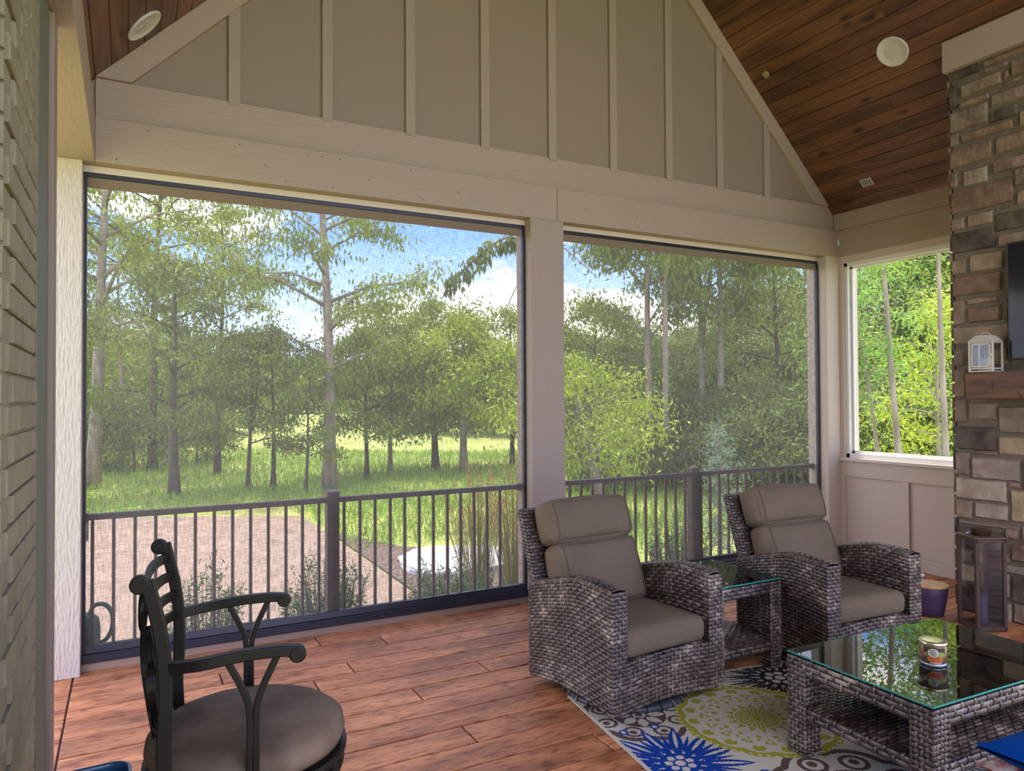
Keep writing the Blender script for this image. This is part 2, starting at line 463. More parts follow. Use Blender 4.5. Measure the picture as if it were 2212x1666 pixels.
# floor ------------------------------------------------------------
floor = S(box('floor', (-0.75, 7.0, -1.6, 5.30, -0.60, -0.012), m_floorj))
random.seed(3)
row = 0
y = 5.135
plank_bounds = []
while y > -1.5:
    plank_bounds.append(y); y -= 0.187
plen = {}
for ri in range(len(plank_bounds) - 1):
    y1, y0 = plank_bounds[ri], plank_bounds[ri + 1]
    xs = [-0.72, -0.27]
    x = -0.27 + random.uniform(0.7, 2.4)
    forced = {1: 1.12, 12: 1.96, 0: 2.69}
    if ri in forced: x = forced[ri]
    while x < 6.7:
        xs.append(x); x += random.uniform(1.7, 2.7)
    xs.append(6.95)
    for a, b in zip(xs[:-1], xs[1:]):
        g = 0.0046
        dz = random.uniform(-0.0012, 0.0012)
        mb = MB()
        xa, xb, ya, yb = a + g, b - g, y0 + g, y1 - g
        zt = dz; e = 0.003
        mb.add([(xa, ya, -0.012), (xb, ya, -0.012), (xb, yb, -0.012), (xa, yb, -0.012),
                (xa, ya, zt - e), (xb, ya, zt - e), (xb, yb, zt - e), (xa, yb, zt - e),
                (xa + e, ya + e, zt), (xb - e, ya + e, zt), (xb - e, yb - e, zt), (xa + e, yb - e, zt)],
               [(0, 1, 5, 4), (1, 2, 6, 5), (2, 3, 7, 6), (3, 0, 4, 7), (4, 5, 9, 8), (5, 6, 10, 9), (6, 7, 11, 10), (7, 4, 8, 11), (8, 9, 10, 11)])
        mb.build('plank', m_floor, floor)
coping = S(box('trim_1', (-0.75, 6.6, 5.136, 5.34, -0.008, 0.03), nmat('coping', (0.55, 0.55, 0.53), 0.8, bump=0.3), bevel=0.006))

# ceilings -----------------------------------------------------------
ceiling = S(bpy.data.objects.new('ceiling', None)); 
mb = MB()
T = 0.16
mb.prism([(XL - 0.5, Z3 - 0.5 + 0.02), (RX, RZ + 0.02), (XR + 0.2, Z3 - 0.31 + 0.02), (XR + 0.2, Z3 - 0.31 + T), (RX, RZ + T + 0.08), (XL - 0.5, Z3 - 0.5 + T)], 1, -1.7, 5.75)
ceiling = S(mb.build('ceiling', m_panel))
def plank_ceiling(side):
    n = 39
    s2 = math.sqrt(0.5)
    for i in range(-1, n):
        # distance along slope measured from the eave corner
        a = i * 0.1225; b = a + 0.1225
        if b > 4.60: b = 4.60
        if a >= b: continue
        ys = [-1.6]
        yy = -1.6 + random.uniform(0.8, 4.0)
        while yy < 4.3:
            ys.append(yy); yy += random.uniform(2.4, 4.2)
        ys.append(4.97)
        for y0, y1 in zip(ys[:-1], ys[1:]):
            g = 0.0016; e = 0.004
            mb = MB()
            def pt(s, h):   # s along slope, h = depth below the deck
                if side == 'r': return (6.268 - s * s2 - h * s2, Z3 + s * s2 - h * s2)
                return (-0.172 + s * s2 + h * s2, Z3 + s * s2 - h * s2)
            prof = [pt(a + g, -0.012), pt(a + g, -e), pt(a + g + e, 0), pt(b - g - e, 0), pt(b - g, -e), pt(b - g, -0.012)]
            mb.prism(prof, 1, y0 + 0.001, y1 - 0.001)
            mb.build('plank', m_ceil, ceiling)
random.seed(11)
plank_ceiling('r'); plank_ceiling('l')

# front gable wall ---------------------------------------------------
mb = MB()
mb.prism([(XL - 0.1, Z3 - 0.25), (XL - 0.1, Z3 + 0.10), (RX, RZ + 0.04), (XR, Z3 + 0.0), (XR, Z3 - 0.25)], 1, 4.955, 5.10)
wall_front = S(mb.build('wall_front', m_panel))
for i in range(9):
    x = 0.607 + i * 0.601
    z1 = min(Z3 + (x - XL) - 0.16, Z3 + (6.27 - x) - 0.16)
    box('batten', (x - 0.036, x + 0.036, 4.93, 4.956, Z3 - 0.02, z1 + 0.02), m_trimZ, wall_front, 0.003)
for side in (0, 1):
    mb = MB()
    if side == 0: poly = [(XL, Z3), (XL + 0.19, Z3), (RX, RZ - 0.19), (RX, RZ)]
    else: poly = [(6.27, Z3), (RX, RZ), (RX, RZ - 0.19), (6.27 - 0.19, Z3)]
    mb.prism(poly, 1, 4.915, 4.956)
    mb.build('rake_board', m_rake, wall_front, bevel=0.003)
box('corner_filler', (-0.70, XL, 4.932, 5.138, ZB - 0.001, Z2), m_trimX, wall_front)
box('upper_header_board', (XL, XR, 4.938, 5.12, Z2 - 0.01, Z3), m_trimX, wall_front, 0.004)
box('lower_header_board', (XL, 3.03, D, 5.14, ZB, Z2), m_trimX, wall_front, 0.004)
box('lower_header_board', (3.033, XR, D, 5.14, ZB, Z2), m_trimX, wall_front, 0.004)
mb = MB()
random.seed(5)
for i in range(26):
    x = random.uniform(XL + .1, XR - .2); z = random.choice([ZB + .03, ZB + .23, ZB + .12])
    mb.lathe([(0.0045, 0), (0.003, 0.0015), (0, 0.0016)], 6, (0, 0, 0))
    k = len(mb.v) - 18
    for j in range(k, len(mb.v)):
        vx, vy, vz = mb.v[j]; mb.v[j] = (x + vx, D - vz, z + vy)
mb.build('nail_heads', m_black, wall_front)['kind'] = 'stuff'

# left beam ---------------------------------------------------------
mb = MB()
wall_left = S(box('wall_left', (-0.745, -0.266, 2.052, 2.75, 0, 3.014), m_mortar_w))
bl = S(box('trim_2', (-0.72, XL, -1.6, 4.93, ZB, Z2), m_trimY, bevel=0.004)); bl.name = 'trim_2'
S(box('trim_3', (-0.70, XL - 0.022, -1.6, 4.955, Z2, Z3 - 0.01), m_trimY, bevel=0.003))
m_rough = nmat('rough_sawn_post', (0.62, 0.53, 0.46), 0.6, bump=1.0, bscale=(90, 90, 14), bdist=0.016, detail=3)
S(box('trim_4', (-0.50, -0.235, D, 5.14, 0.0, ZB), m_rough, bevel=0.004))
S(box('trim_5', (2.785, 3.088, D, 5.14, 0.0, ZB), m_trimZ, bevel=0.004))
S(box('trim_6', (6.19, 6.60, D, 5.14, 0.0, ZB), m_winlit, bevel=0.004))
# casing of the opening in the house wall at the left edge
S(box('trim_7', (-0.60, -0.252, 2.75, 3.07, 0, 3.014), m_greytrim, bevel=0.004))
S(box('trim_8', (-0.60, -0.236, 3.07, 3.20, 0, 3.014), m_panel, bevel=0.004))
# bricks on the pier: face towards +X and face towards the camera
random.seed(21)
BL, BH, BJ = 0.2045, 0.0675, 0.0085
def brick_mesh(l, h, seed):
    rnd = random.Random(seed); mb = MB()
    def j(): return rnd.uniform(-0.0016, 0.0016)
    vs = []
    for (t, i) in ((0, 0), (1, 0.004)):
        for (a, b) in ((i, i), (l - i, i), (l - i, h - i), (i, h - i)):
            vs.append((0.0125 * t + j() * t, a + j(), b + j()))
    vs2 = [(0.009, 0, 0), (0.009, l, 0), (0.009, l, h), (0.009, 0, h)]
    allv = [(-0.002, 0, 0), (-0.002, l, 0), (-0.002, l, h), (-0.002, 0, h)] + vs2 + vs[4:]
    fs = []
    for s0 in (0, 4):
        for k in range(4):
            k2 = (k + 1) % 4
            fs.append((s0 + k, s0 + k2, s0 + 4 + k2, s0 + 4 + k))
    fs.append((8, 9, 10, 11))
    mb.add(allv, fs)
    return mb.mesh('brick', m_brick)
brA = [brick_mesh(BL, BH, k) for k in range(4)]
brH = [brick_mesh(BL / 2 - BJ / 2, BH, 10 + k) for k in range(3)]
nrow = int(3.01 / (BH + BJ))
for k in range(nrow):
    z = k * (BH + BJ)
    y = 2.745
    first = True
    while y > 2.06:
        if first and k % 2: l = BL / 2 - BJ / 2; me = random.choice(brH)
        else: l = BL; me = random.choice(brA)
        first = False
        if y - l < 2.03: break
        mkobj('brick', me, wall_left, loc=(-0.266, y - l, z))
        y -= l + BJ
    # corner return, facing the camera side
    x = -0.258; c_ = 0
    while x > -0.70:
        if c_ == 0 and k % 2 == 0: l = BL / 2 - BJ / 2; me = random.choice(brH)
        else: l = BL; me = random.choice(brA)
        c_ += 1
        if x - l < -0.76: break
        mkobj('brick', me, wall_left, loc=(x - l, 2.054, z), rot=(0, 0, -math.pi / 2))
        x -= l + BJ
S(box('trim_9', (-0.74, -0.70, -1.6, 2.03, 0, 3.014), m_greytrim))  # unseen wall added to shade the pier's near face and cut ambient light

# right wall --------------------------------------------------------
S(box('trim_10', (XR - 0.03, 6.62, 1.0, 4.93, Z2, Z3), m_trimY, bevel=0.004))
S(box('trim_11', (XR, 6.60, 1.0, D + 0.0, ZB, Z2), m_trimY, bevel=0.004))
wall_right = S(box('wall_right', (6.405, 6.58, 3.20, 4.92, 0.0, 0.97), m_winlit))
box('top_rail', (XR, 6.41, 3.20, 4.92, 0.80, 0.955), m_winlit, wall_right, 0.003)
for y0, y1 in ((4.86, 4.92), (4.19, 4.255), (3.55, 3.615)):
    box('stile', (XR, 6.41, y0, y1, 0.10, 0.80), m_winlit, wall_right, 0.003)
box('bottom_rail', (XR, 6.41, 3.20, 4.92, 0.0, 0.10), m_winlit, wall_right, 0.003)
S(box('baseboard_right', (XR - 0.02, XR, 3.26, 4.90, 0.0, 0.115), m_winlit, bevel=0.004))
w1 = S(bpy.data.objects.new('window_1', None)); COL.objects.link(w1)
box('window_sill', (XR - 0.035, 6.60, 3.20, 4.915, 0.955, 0.985), m_white, w1, 0.004)
box('head_casing', (XR + 0.002, 6.60, 3.20, 4.90, 2.945, ZB), m_white, w1, 0.003)
box('jamb_casing', (XR + 0.002, 6.60, 4.855, 4.905, 0.985, 2.945), m_white, w1, 0.003)
box('jamb_casing', (XR + 0.002, 6.60, 3.20, 3.30, 0.985, 2.945), m_white, w1, 0.003)
fr = MB()
fr.box(6.405, 6.45, 4.82, 4.856, 0.985, 2.945); fr.box(6.405, 6.45, 3.30, 3.335, 0.985, 2.945)
fr.box(6.405, 6.45, 3.30, 4.856, 2.905, 2.946); fr.box(6.405, 6.45, 3.30, 4.856, 0.984, 1.03)
fr.build('window_frame', m_vinyl, w1, bevel=0.003)
fr = MB()
fr.box(6.45, 6.47, 4.795, 4.825, 1.02, 2.91); fr.box(6.45, 6.47, 3.33, 3.36, 1.02, 2.91)
fr.box(6.45, 6.47, 3.33, 4.825, 2.885, 2.915); fr.box(6.45, 6.47, 3.33, 4.825, 1.025, 1.055)
fr.build('sash', m_vinyl, w1, bevel=0.002)
box('pane', (6.458, 6.462, 3.35, 4.80, 1.05, 2.89), m_glass, w1)

# chimney -----------------------------------------------------------
CX = 5.5
chim = S(box('wall_chimney', (CX + 0.022, 6.40, 1.0, 3.235, 0.0, 4.62), m_mortar))
chim.name = 'wall_chimney'
def pxY(px, X=CX):
    # Y of a picture column on the plane X
    az = YAW - math.atan((px - 1106) / 1561.4)
    return X * math.tan(az)
def pxZ(px, py, X=CX):
    v = Fv * 1561.4 + R2 * (px - 1106) - U2 * (py - 833)
    return 1.6 + v.z * X / v.x
raw = []
def c8(l, r, t, b, k): raw.append((2020 + l / 3.203, 2020 + r / 3.203, 80 + t / 3.203, 80 + b / 3.203, k))
def c5(l, r, t, b, k): raw.append((2040 + l / 4.163, 2040 + r / 4.163, 500 + t / 4.163, 500 + b / 4.163, k))
def c6(l, r, t, b, k): raw.append((1760 + l / 3.332, 1760 + r / 3.332, 500 + t / 3.332, 500 + b / 3.332, k))
def c7(l, r, t, b, k): raw.append((2020 + l / 3.703, 2020 + r / 3.703, 950 + t / 3.703, 950 + b / 3.703, k))
for a in [(92, 345, 245, 315, 'd'), (365, 720, 155, 200, 'b'), (372, 535, 210, 240, 'g'), (500, 545, 218, 275, 'b'), (558, 720, 155, 262, 'b'),
          (205, 488, 322, 405, 't'), (97, 180, 330, 508, 'd'), (492, 720, 300, 325, 't'), (190, 400, 440, 488, 't'), (412, 720, 390, 478, 'g'),
          (97, 390, 530, 668, 'g'), (408, 600, 502, 588, 'd'), (200, 560, 668, 728, 'b'), (612, 720, 500, 600, 't'), (94, 188, 678, 765, 'g'),
          (97, 412, 788, 918, 'b'), (440, 720, 690, 808, 'b'), (415, 720, 852, 942, 't'), (97, 172, 942, 1052, 'g'), (210, 380, 925, 1035, 'l'),
          (415, 545, 972, 988, 't'), (568, 720, 905, 1030, 'g'), (110, 560, 1078, 1232, 'b'), (580, 720, 1060, 1160, 't'), (118, 214, 1258, 1342, 't'),
          (235, 412, 1228, 1318, 't'), (428, 545, 1178, 1194, 'g'), (432, 720, 1222, 1345, 'd'), (107, 427, 1362, 1505, 'd'), (448, 720, 1368, 1455, 't')]: c8(*a)
for a in [(235, 545, 212, 372, 't'), (60, 202, 262, 400, 't'), (58, 527, 416, 590, 'b'), (60, 187, 625, 848, 't'), (205, 497, 605, 662, 't'),
          (212, 515, 690, 825, 'b'), (545, 590, 600, 812, 't'), (68, 590, 866, 1022, 't'), (60, 176, 1066, 1212, 'g'), (210, 330, 1052, 1210, 't'), (340, 570, 1052, 1210, 'g'),
          (64, 188, 1240, 1492, 't')]: c5(*a)
for a in [(985, 1087, 1200, 1372, 'g'), (1092, 1305, 1230, 1356, 't'), (1312, 1640, 1258, 1450, 'g'), (985, 1290, 1402, 1566, 'd'), (1308, 1640, 1476, 1606, 'y'),
          (1105, 1298, 1578, 1604, 't')]: c6(*a)
for a in [(131, 262, 92, 275, 'g'), (272, 658, 138, 305, 'l'), (685, 820, 150, 390, 'd'), (134, 550, 298, 460, 'l'), (560, 672, 335, 385, 't'),
          (580, 820, 400, 650, 'y'), (137, 272, 475, 618, 't'), (292, 553, 498, 618, 'l'), (160, 650, 632, 664, 't'), (145, 520, 685, 850, 'd'), (528, 636, 705, 788, 't'),
          (668, 820, 690, 800, 'l'), (150, 268, 875, 965, 'g'), (274, 412, 895, 972, 'l'), (150, 312, 988, 1112, 'y'), (420, 570, 880, 960, 't'),
          (578, 820, 830, 962, 'b'), (418, 700, 975, 1040, 'l'), (710, 820, 985, 1060, 'l'), (330, 445, 1050, 1150, 't'), (575, 820, 1085, 1290, 'd'), (455, 560, 1050, 1240, 't'),
          (150, 330, 1135, 1345, 'd'), (345, 445, 1165, 1260, 't'), (410, 575, 1275, 1440, 'l'), (585, 820, 1300, 1450, 't'), (150, 395, 1365, 1420, 't'), (420, 820, 1462, 1498, 't')]: c7(*a)
def stone_mesh(w, h, seed, th=0.03):
    rnd = random.Random(seed); mb = MB()
    nu = max(3, min(6, int(w / 0.05) + 2)); nv = max(3, min(5, int(h / 0.05) + 2))
    vs = []
    for j in range(nv + 1):
        for i in range(nu + 1):
            u = i / nu * w; v = j / nv * h
            edge = (i in (0, nu)) or (j in (0, nv))
            ju = rnd.uniform(-0.006, 0.006) if 0 < i < nu else rnd.uniform(0, 0.006) * (1 if i == 0 else -1)
            jv = rnd.uniform(-0.005, 0.005) if 0 < j < nv else rnd.uniform(0, 0.006) * (1 if j == 0 else -1)
            d = -0.018 if edge else rnd.uniform(-0.004, 0.006)
            vs.append((-d, u + ju, v + jv))
    fs = []
    for j in range(nv):
        for i in range(nu):
            a = j * (nu + 1) + i
            fs.append((a, a + nu + 1, a + nu + 2, a + 1))
    # an inner ring just inside the edge keeps the shoulder steep
    inner = []
    for q, (x, u, v) in enumerate(vs):
        i = q % (nu + 1); j = q // (nu + 1)
        if 0 < i < nu and 0 < j < nv:
            if i == 1: u = 0.010 + rnd.uniform(0, .005)
            if i == nu - 1: u = w - 0.010 - rnd.uniform(0, .005)
            if j == 1: v = 0.009 + rnd.uniform(0, .005)
            if j == nv - 1: v = h - 0.009 - rnd.uniform(0, .005)
            inner.append((x, u, v))
        else: inner.append((x, u, v))
    mb.add(inner, fs)
    return mb
def stones_face(lst):
    for q, (y0, y1, z0, z1, k) in enumerate(lst):
        w, h = y1 - y0, z1 - z0
        if w < 0.02 or h < 0.012: continue
        stone_mesh(w, h, q).build('stone', m_st[k], chim, loc=(CX + 0.003, y0, z0))
lst = []
for l, r, t, b, k in raw:
    y1 = pxY(l); y0 = pxY(r)
    z1 = pxZ(l, t); z0 = pxZ(l, b)
    y1 = min(y1, 3.25)
    lst.append((y0 - 0.001, y1 + 0.001, z0 - 0.002, z1 + 0.002, k))
stones_face(lst)
# remaining field of the chimney, beyond the picture's right edge
random.seed(33)
z = 0.02
fill = []
while z < 4.05:
    h = random.choice([0.09, 0.13, 0.16, 0.20])
    if z + h > 4.06: break
    y = 2.685
    while y > 1.05:
        w = random.uniform(0.14, 0.42)
        if y - w < 1.0: w = y - 1.0
        if w > 0.06: fill.append((y - w + 0.008, y - 0.008, z + 0.008, z + h - 0.008, random.choice('tbgdltt')))
        y -= w
    z += h
stones_face(fill)
# side of the chimney that faces the front screens
z = 0.02; q = 500
while z < 4.05:
    h = random.choice([0.10, 0.13, 0.17, 0.20])
    x = 5.515
    while x < 6.36:
        w = random.uniform(0.15, 0.36)
        if x + w > 6.38: w = 6.38 - x
        if w > 0.06:
            o = stone_mesh(w - 0.014, h - 0.014, q).build('stone', m_st[random.choice('tbgdltt')], chim, loc=(x + w - 0.007, 3.252, z + 0.007), rot=(0, 0, math.pi / 2))
            q += 1
        x += w
    z += h
S(box('trim_12', (5.46, 5.56, 1.0, 3.268, 4.05, 4.283), m_cap, bevel=0.003))
S(box('trim_13', (5.56, 6.40, 3.235, 3.268, 4.05, 4.283), m_cap, bevel=0.003))

# ================================================================ screens
def screen(n, x0, x1, lab):
    t = thing('roller_screen', lab, 'screen', ((x0 + x1) / 2, 5.01, 0.0))
    w = (x1 - x0) / 2
    sb = MB(); sb.box(-w + .006, w - .006, -0.001, 0.001, 0.13, 2.955)
    o = mkobj('screen_cloth', None or bpy.data.meshes.new('c'), t)
    o.data = sb.mesh('screen_cloth', m_screen)
    hb = MB(); hb.box(-w + .01, w - .01, -0.004, 0.004, 2.885, 2.945)
    hb.build('top_hem', nmat('hem_cloth', (0.23, 0.17, 0.12), 0.9, bump=0.2, bscale=(200, 200, 200)), t)
    tb = MB(); tb.box(-w, w, -0.012, 0.03, 2.945, 2.972); tb.build('screen_housing', m_black, t, bevel=0.003)
    for s in (-1, 1):
        kb = MB(); kb.box(s * w - (0.018 if s > 0 else 0), s * w + (0.018 if s < 0 else 0), -0.02, 0.02, 0.05, 2.95)
        kb.build('side_track', m_black, t, bevel=0.002)
    bb = MB(); bb.prism([(-0.045, 0.048), (0.03, 0.048), (0.03, 0.14), (-0.012, 0.14), (-0.018, 0.10), (-0.038, 0.095), (-0.038, 0.075), (-0.045, 0.07)], 0, -w, w)
    bb.build('bottom_rail', m_black, t, bevel=0.002)
    fb = MB(); fb.box(-w, w, -0.03, 0.02, 0.0, 0.048); fb.build('threshold_strip', m_floor if False else nmat('threshold', (0.34, 0.22, 0.16), 0.7), t)
    return t
for q_, (a_, b_) in enumerate(((-0.234, 2.784), (3.089, 6.189))):
    S(box('trim_%d' % (14 + q_), (a_, b_, 4.992, 5.138, 2.972, ZB - 0.001), m_white, bevel=0.002))
screen(0, -0.232, 2.782, 'wide solar mesh roller screen left of the middle post')
screen(1, 3.091, 6.187, 'wide solar mesh roller screen right of the middle post, hazy in the sun')

# railings ------------------------------------------------------------
RY = 5.10
def railing(x0, x1, xs, post, lab, labp):
    t = thing('railing', lab, 'railing', (x0, RY, 0))
    tb = MB(); tb.box(0, x1 - x0, -0.022, 0.022, 0.875, 0.912); tb.build('top_rail', m_rail, t, bevel=0.004)
    tb = MB(); tb.box(0, x1 - x0, -0.016, 0.016, 0.06, 0.088); tb.build('bottom_rail', m_rail, t, bevel=0.003)
    bm = MB(); bm.box(-0.0095, 0.0095, -0.0095, 0.0095, 0.086, 0.877); me = bm.mesh('baluster', m_rail)
    for x in xs: mkobj('baluster', me, t, loc=(x - x0, 0, 0))
    for s in (0, 1):
        eb = MB(); xx = 0 if s == 0 else x1 - x0
        eb.box(xx - (0 if s == 0 else .03), xx + (.03 if s == 0 else 0), -0.028, 0.028, 0.865, 0.918); eb.build('end_bracket', m_rail, t, bevel=0.004)
    if post:
        pb = MB(); px = post - x0
        pb.box(px - 0.042, px + 0.042, -0.042, 0.042, 0.03, 0.945); pb.build('post', m_rail, t, bevel=0.003)
        cb = MB(); cb.add([(px - .048, -.048, .945), (px + .048, -.048, .945), (px + .048, .048, .945), (px - .048, .048, .945),
                           (px - .048, -.048, .955), (px + .048, -.048, .955), (px + .048, .048, .955), (px - .048, .048, .955), (px, 0, .968)],
                          [(0, 3, 2, 1), (0, 1, 5, 4), (1, 2, 6, 5), (2, 3, 7, 6), (3, 0, 4, 7), (4, 5, 8), (5, 6, 8), (6, 7, 8), (7, 4, 8)])
        cb.build('post_cap', m_rail, t)
        fb = MB(); fb.box(px - .065, px + .065, -.058, .058, .03, .055); fb.build('post_foot', m_white, t, bevel=.004)
    return t
k = 5.10 / 5.25
xl = [-0.188, -0.071, 0.049, 0.168, 0.285, 0.404, 0.521, 0.637, 0.753, 0.87, 0.989, 1.103, 1.219, 1.401, 1.519, 1.633, 1.751, 1.865, 1.982, 2.098, 2.216, 2.329, 2.445, 2.56, 2.677]
xr = [3.35 + 0.1165 * i for i in range(12)] + [4.827 + 0.1172 * i for i in range(13)]
railing(-0.234, 2.784, [x * k for x in xl], 1.314 * k, 'brown metal railing outside the left screen, in front of the gravel pad', 0)
railing(3.09, 6.188, [x * k for x in xr if 3.13 < x * k < 6.16], 4.735 * k, 'brown metal railing outside the right screen, behind the armchairs', 0)

# ================================================================ ceiling fittings
def on_right(x, y):   # orientation for things on right slope: normal towards (-1,0,-1)
    return (x, y, Z3 + (6.268 - x))
def disc_speaker(loc, rot, r, lab):
    t = thing('ceiling_speaker', lab, 'speaker', loc)
    t.rotation_euler = rot
    mb = MB(); mb.lathe([(r, 0), (r, 0.010), (r - 0.006, 0.014), (r - 0.010, 0.011)], 40); mb.build('rim', m_spkr, t, smooth=True)
    mb = MB(); mb.lathe([(r - 0.008, 0.0), (r - 0.008, 0.0100), (r * 0.5, 0.0112), (0, 0.0115)], 40); mb.build('grille', m_spk, t)
    return t
s1 = disc_speaker(on_right(5.425, 3.64), (0, R(-135), 0), 0.125, 'round white speaker in the wooden ceiling beside the stone chimney')
mb = MB(); mb.tube([(-.012, 0, 0), (-.006, .004, 0), (.006, .004, 0), (.012, 0, 0)], 0.0015, 4)
mb.build('maker_mark', m_spkr, s1, loc=(-0.075, 0.02, 0.0118))
s2 = disc_speaker((0.078, 4.665, Z3 + (0.078 + 0.172)), (0, R(135), 0), 0.12, 'round white speaker in the wooden ceiling at top left')
mb = MB(); mb.tube([(0.035 * math.cos(a / 8 * math.pi * 1.2), 0.035 * math.sin(a / 8 * math.pi * 1.2), 0) for a in range(9)], 0.0012, 4)
mb.build('badge_ring', m_lantwood, s2, loc=(0.03, -0.03, 0.0118))
# small printed plate on the ceiling
t = thing('ceiling_plate', 'small pale plate with dark strokes on the ceiling above the right beam', 'plate', on_right(6.17, 4.42))
t.rotation_euler = (0, R(-135), 0)
mb = MB(); mb.box(-0.042, 0.042, -0.06, 0.06, 0, 0.006); mb.build('plate', nmat('plate_grey', (0.40, 0.38, 0.38), 0.5), t, bevel=0.002)
for yy, hook in ((0.034, 1), (0.012, 0), (-0.010, 1), (-0.036, 0)):
    mb = MB(); mb.box(-0.026, 0.02, yy - 0.003, yy + 0.003, 0.0055, 0.0075)
    if hook: mb.box(-0.032 + 0.052, 0.026, yy, yy + 0.014, 0.0055, 0.0075)
    mb.build('stroke', m_black, t)
# paper wasp nest
t = thing('wasp_nest', 'small tan paper wasp nest hanging from the ceiling boards near the gable', 'nest', on_right(5.207, 4.729))
t.rotation_euler = (0, R(-135), 0)
mb = MB()
mb.lathe([(0.003, 0), (0.003, 0.008), (0.030, 0.014), (0.036, 0.024), (0.030, 0.030), (0.0, 0.030)], 12)
mb.build('comb', nmat('nest_paper', (0.42, 0.30, 0.14), 0.9, bump=1, bscale=(200, 200, 200)), t)
mb = MB()
for i in range(-3, 4):
    for j in range(-3, 4):
        x = i * 0.009 + (j % 2) * 0.0045; y = j * 0.008
        if x * x + y * y < 0.026 ** 2: mb.lathe([(0.0042, 0.029), (0.0042, 0.036), (0.003, 0.036), (0.003, 0.031)], 6, (x, y, 0))
mb.build('cells', nmat('nest_cells', (0.50, 0.38, 0.20), 0.9), t)['kind'] = 'stuff'

# ================================================================ wicker weave
def weave(mb, Sf, U, V, flip=1, pu=0.056, pv=0.0205, h=0.0085, stakes=True):
    """lay staggered strands over a surface Sf(u,v); u runs along the strands (metres)"""
    nu = max(1, round(U / (pu / 2))); nv = max(1, round(V / pv))
    du, dv = U / nu, V / nv
    eps = 1e-3
    def fr(u, v):
        u = min(max(u, 0), U); v = min(max(v, 0), V)
        p = Sf(u, v)
        a = Sf(min(u + eps, U), v) - Sf(max(u - eps, 0), v)
        b = Sf(u, min(v + eps, V)) - Sf(u, max(v - eps, 0))
        n = a.cross(b).normalized() * flip
        return p, n
    us = (0.03, 0.16, 0.5, 0.84, 0.97); hs = (0.0, 0.72, 1.0, 0.72, 0.0)
    for j in range(nv):
        v0 = (j + 0.5) * dv
        off = j % 2
        i = -off
        while i < nu:
            ua, ub = i * du, (i + 2) * du
            ua2, ub2 = max(ua, 0), min(ub, U)
            i += 2
            if ub2 - ua2 < du * 0.5: continue
            vs = []
            wv = (0.40, 0.49, 0.40)
            jit = random.uniform(-0.0006, 0.0006)
            for a, hh in zip(us, hs):
                uu = ua2 + (ub2 - ua2) * a
                for b in (-1, 0, 1):
                    ww = (0.25 if hh < 0.1 else 0.375) * dv
                    vv = v0 + b * ww
                    p, n = fr(uu, vv)
                    vs.append(p + n * (h * hh * (1.0 if b == 0 else 0.15) + jit))
            fs = []
            for a in range(4):
                for b in range(2):
                    q = a * 3 + b
                    fs.append((q, q + 3, q + 4, q + 1) if flip > 0 else (q, q + 1, q + 4, q + 3))
            mb.add(vs, fs, 0)
            if stakes and ua2 > 0.004:
                vs = []
                for vv, hh in ((v0 - dv * 0.62, 0.1), (v0, 0.85), (v0 + dv * 0.62, 0.1)):
                    for uu in (ua2 - 0.0052, ua2 + 0.0052):
                        p, n = fr(uu, vv); vs.append(p + n * h * hh * 0.95)
                fs = [(0, 1, 3, 2), (2, 3, 5, 4)]
                if flip < 0: fs = [tuple(reversed(f)) for f in fs]
                mb.add(vs, fs, 0)
    # backing
    gu, gv = max(2, int(U / 0.06)), max(2, int(V / 0.06))
    vs = [fr(U * i / gu, V * j / gv)[0] for j in range(gv + 1) for i in range(gu + 1)]
    fs = [(j * (gu + 1) + i, j * (gu + 1) + i + 1, (j + 1) * (gu + 1) + i + 1, (j + 1) * (gu + 1) + i) for j in range(gv) for i in range(gu)]
    mb.add(vs, fs, 1)
def flat(o, a, b):
    o = Vector(o); a = Vector(a).normalized(); b = Vector(b).normalized()
    return lambda u, v: o + a * u + b * v
WM = [m_wick, m_wickd]
def beads(mb, path, r=0.0085, l=0.021):
    path = [Vector(p) for p in path]
    for a, b in zip(path[:-1], path[1:]):
        n = max(1, round((b - a).length / l))
        for i in range(n):
            p = a.lerp(b, i / n); q = a.lerp(b, (i + 1) / n)
            mb.tube([p, p.lerp(q, .2), p.lerp(q, .5), p.lerp(q, .8), q], [r * .55, r * .95, r * 1.08, r * .95, r * .55], 6, cap=False)
def wbuild(mb, name, parent): return mb.build(name, WM, parent, smooth=True)
def wbox(mb, x0, x1, y0, y1, z0, z1, faces='xXyYzZ', vert=False, **k):
    """woven box; strands horizontal on the sides"""
    dx, dy, dz = x1 - x0, y1 - y0, z1 - z0
    if 'y' in faces: weave(mb, flat((x0, y0, z0), (1, 0, 0), (0, 0, 1)), dx, dz, 1, **k)
    if 'Y' in faces: weave(mb, flat((x0, y1, z0), (1, 0, 0), (0, 0, 1)), dx, dz, -1, **k)
    if 'x' in faces: weave(mb, flat((x0, y0, z0), (0, 1, 0), (0, 0, 1)), dy, dz, -1, **k)
    if 'X' in faces: weave(mb, flat((x1, y0, z0), (0, 1, 0), (0, 0, 1)), dy, dz, 1, **k)
    if 'Z' in faces: weave(mb, flat((x0, y0, z1), (1, 0, 0), (0, 1, 0)), dx, dy, 1, **k)
    if 'z' in faces: weave(mb, flat((x0, y0, z0), (1, 0, 0), (0, 1, 0)), dx, dy, -1, **k)

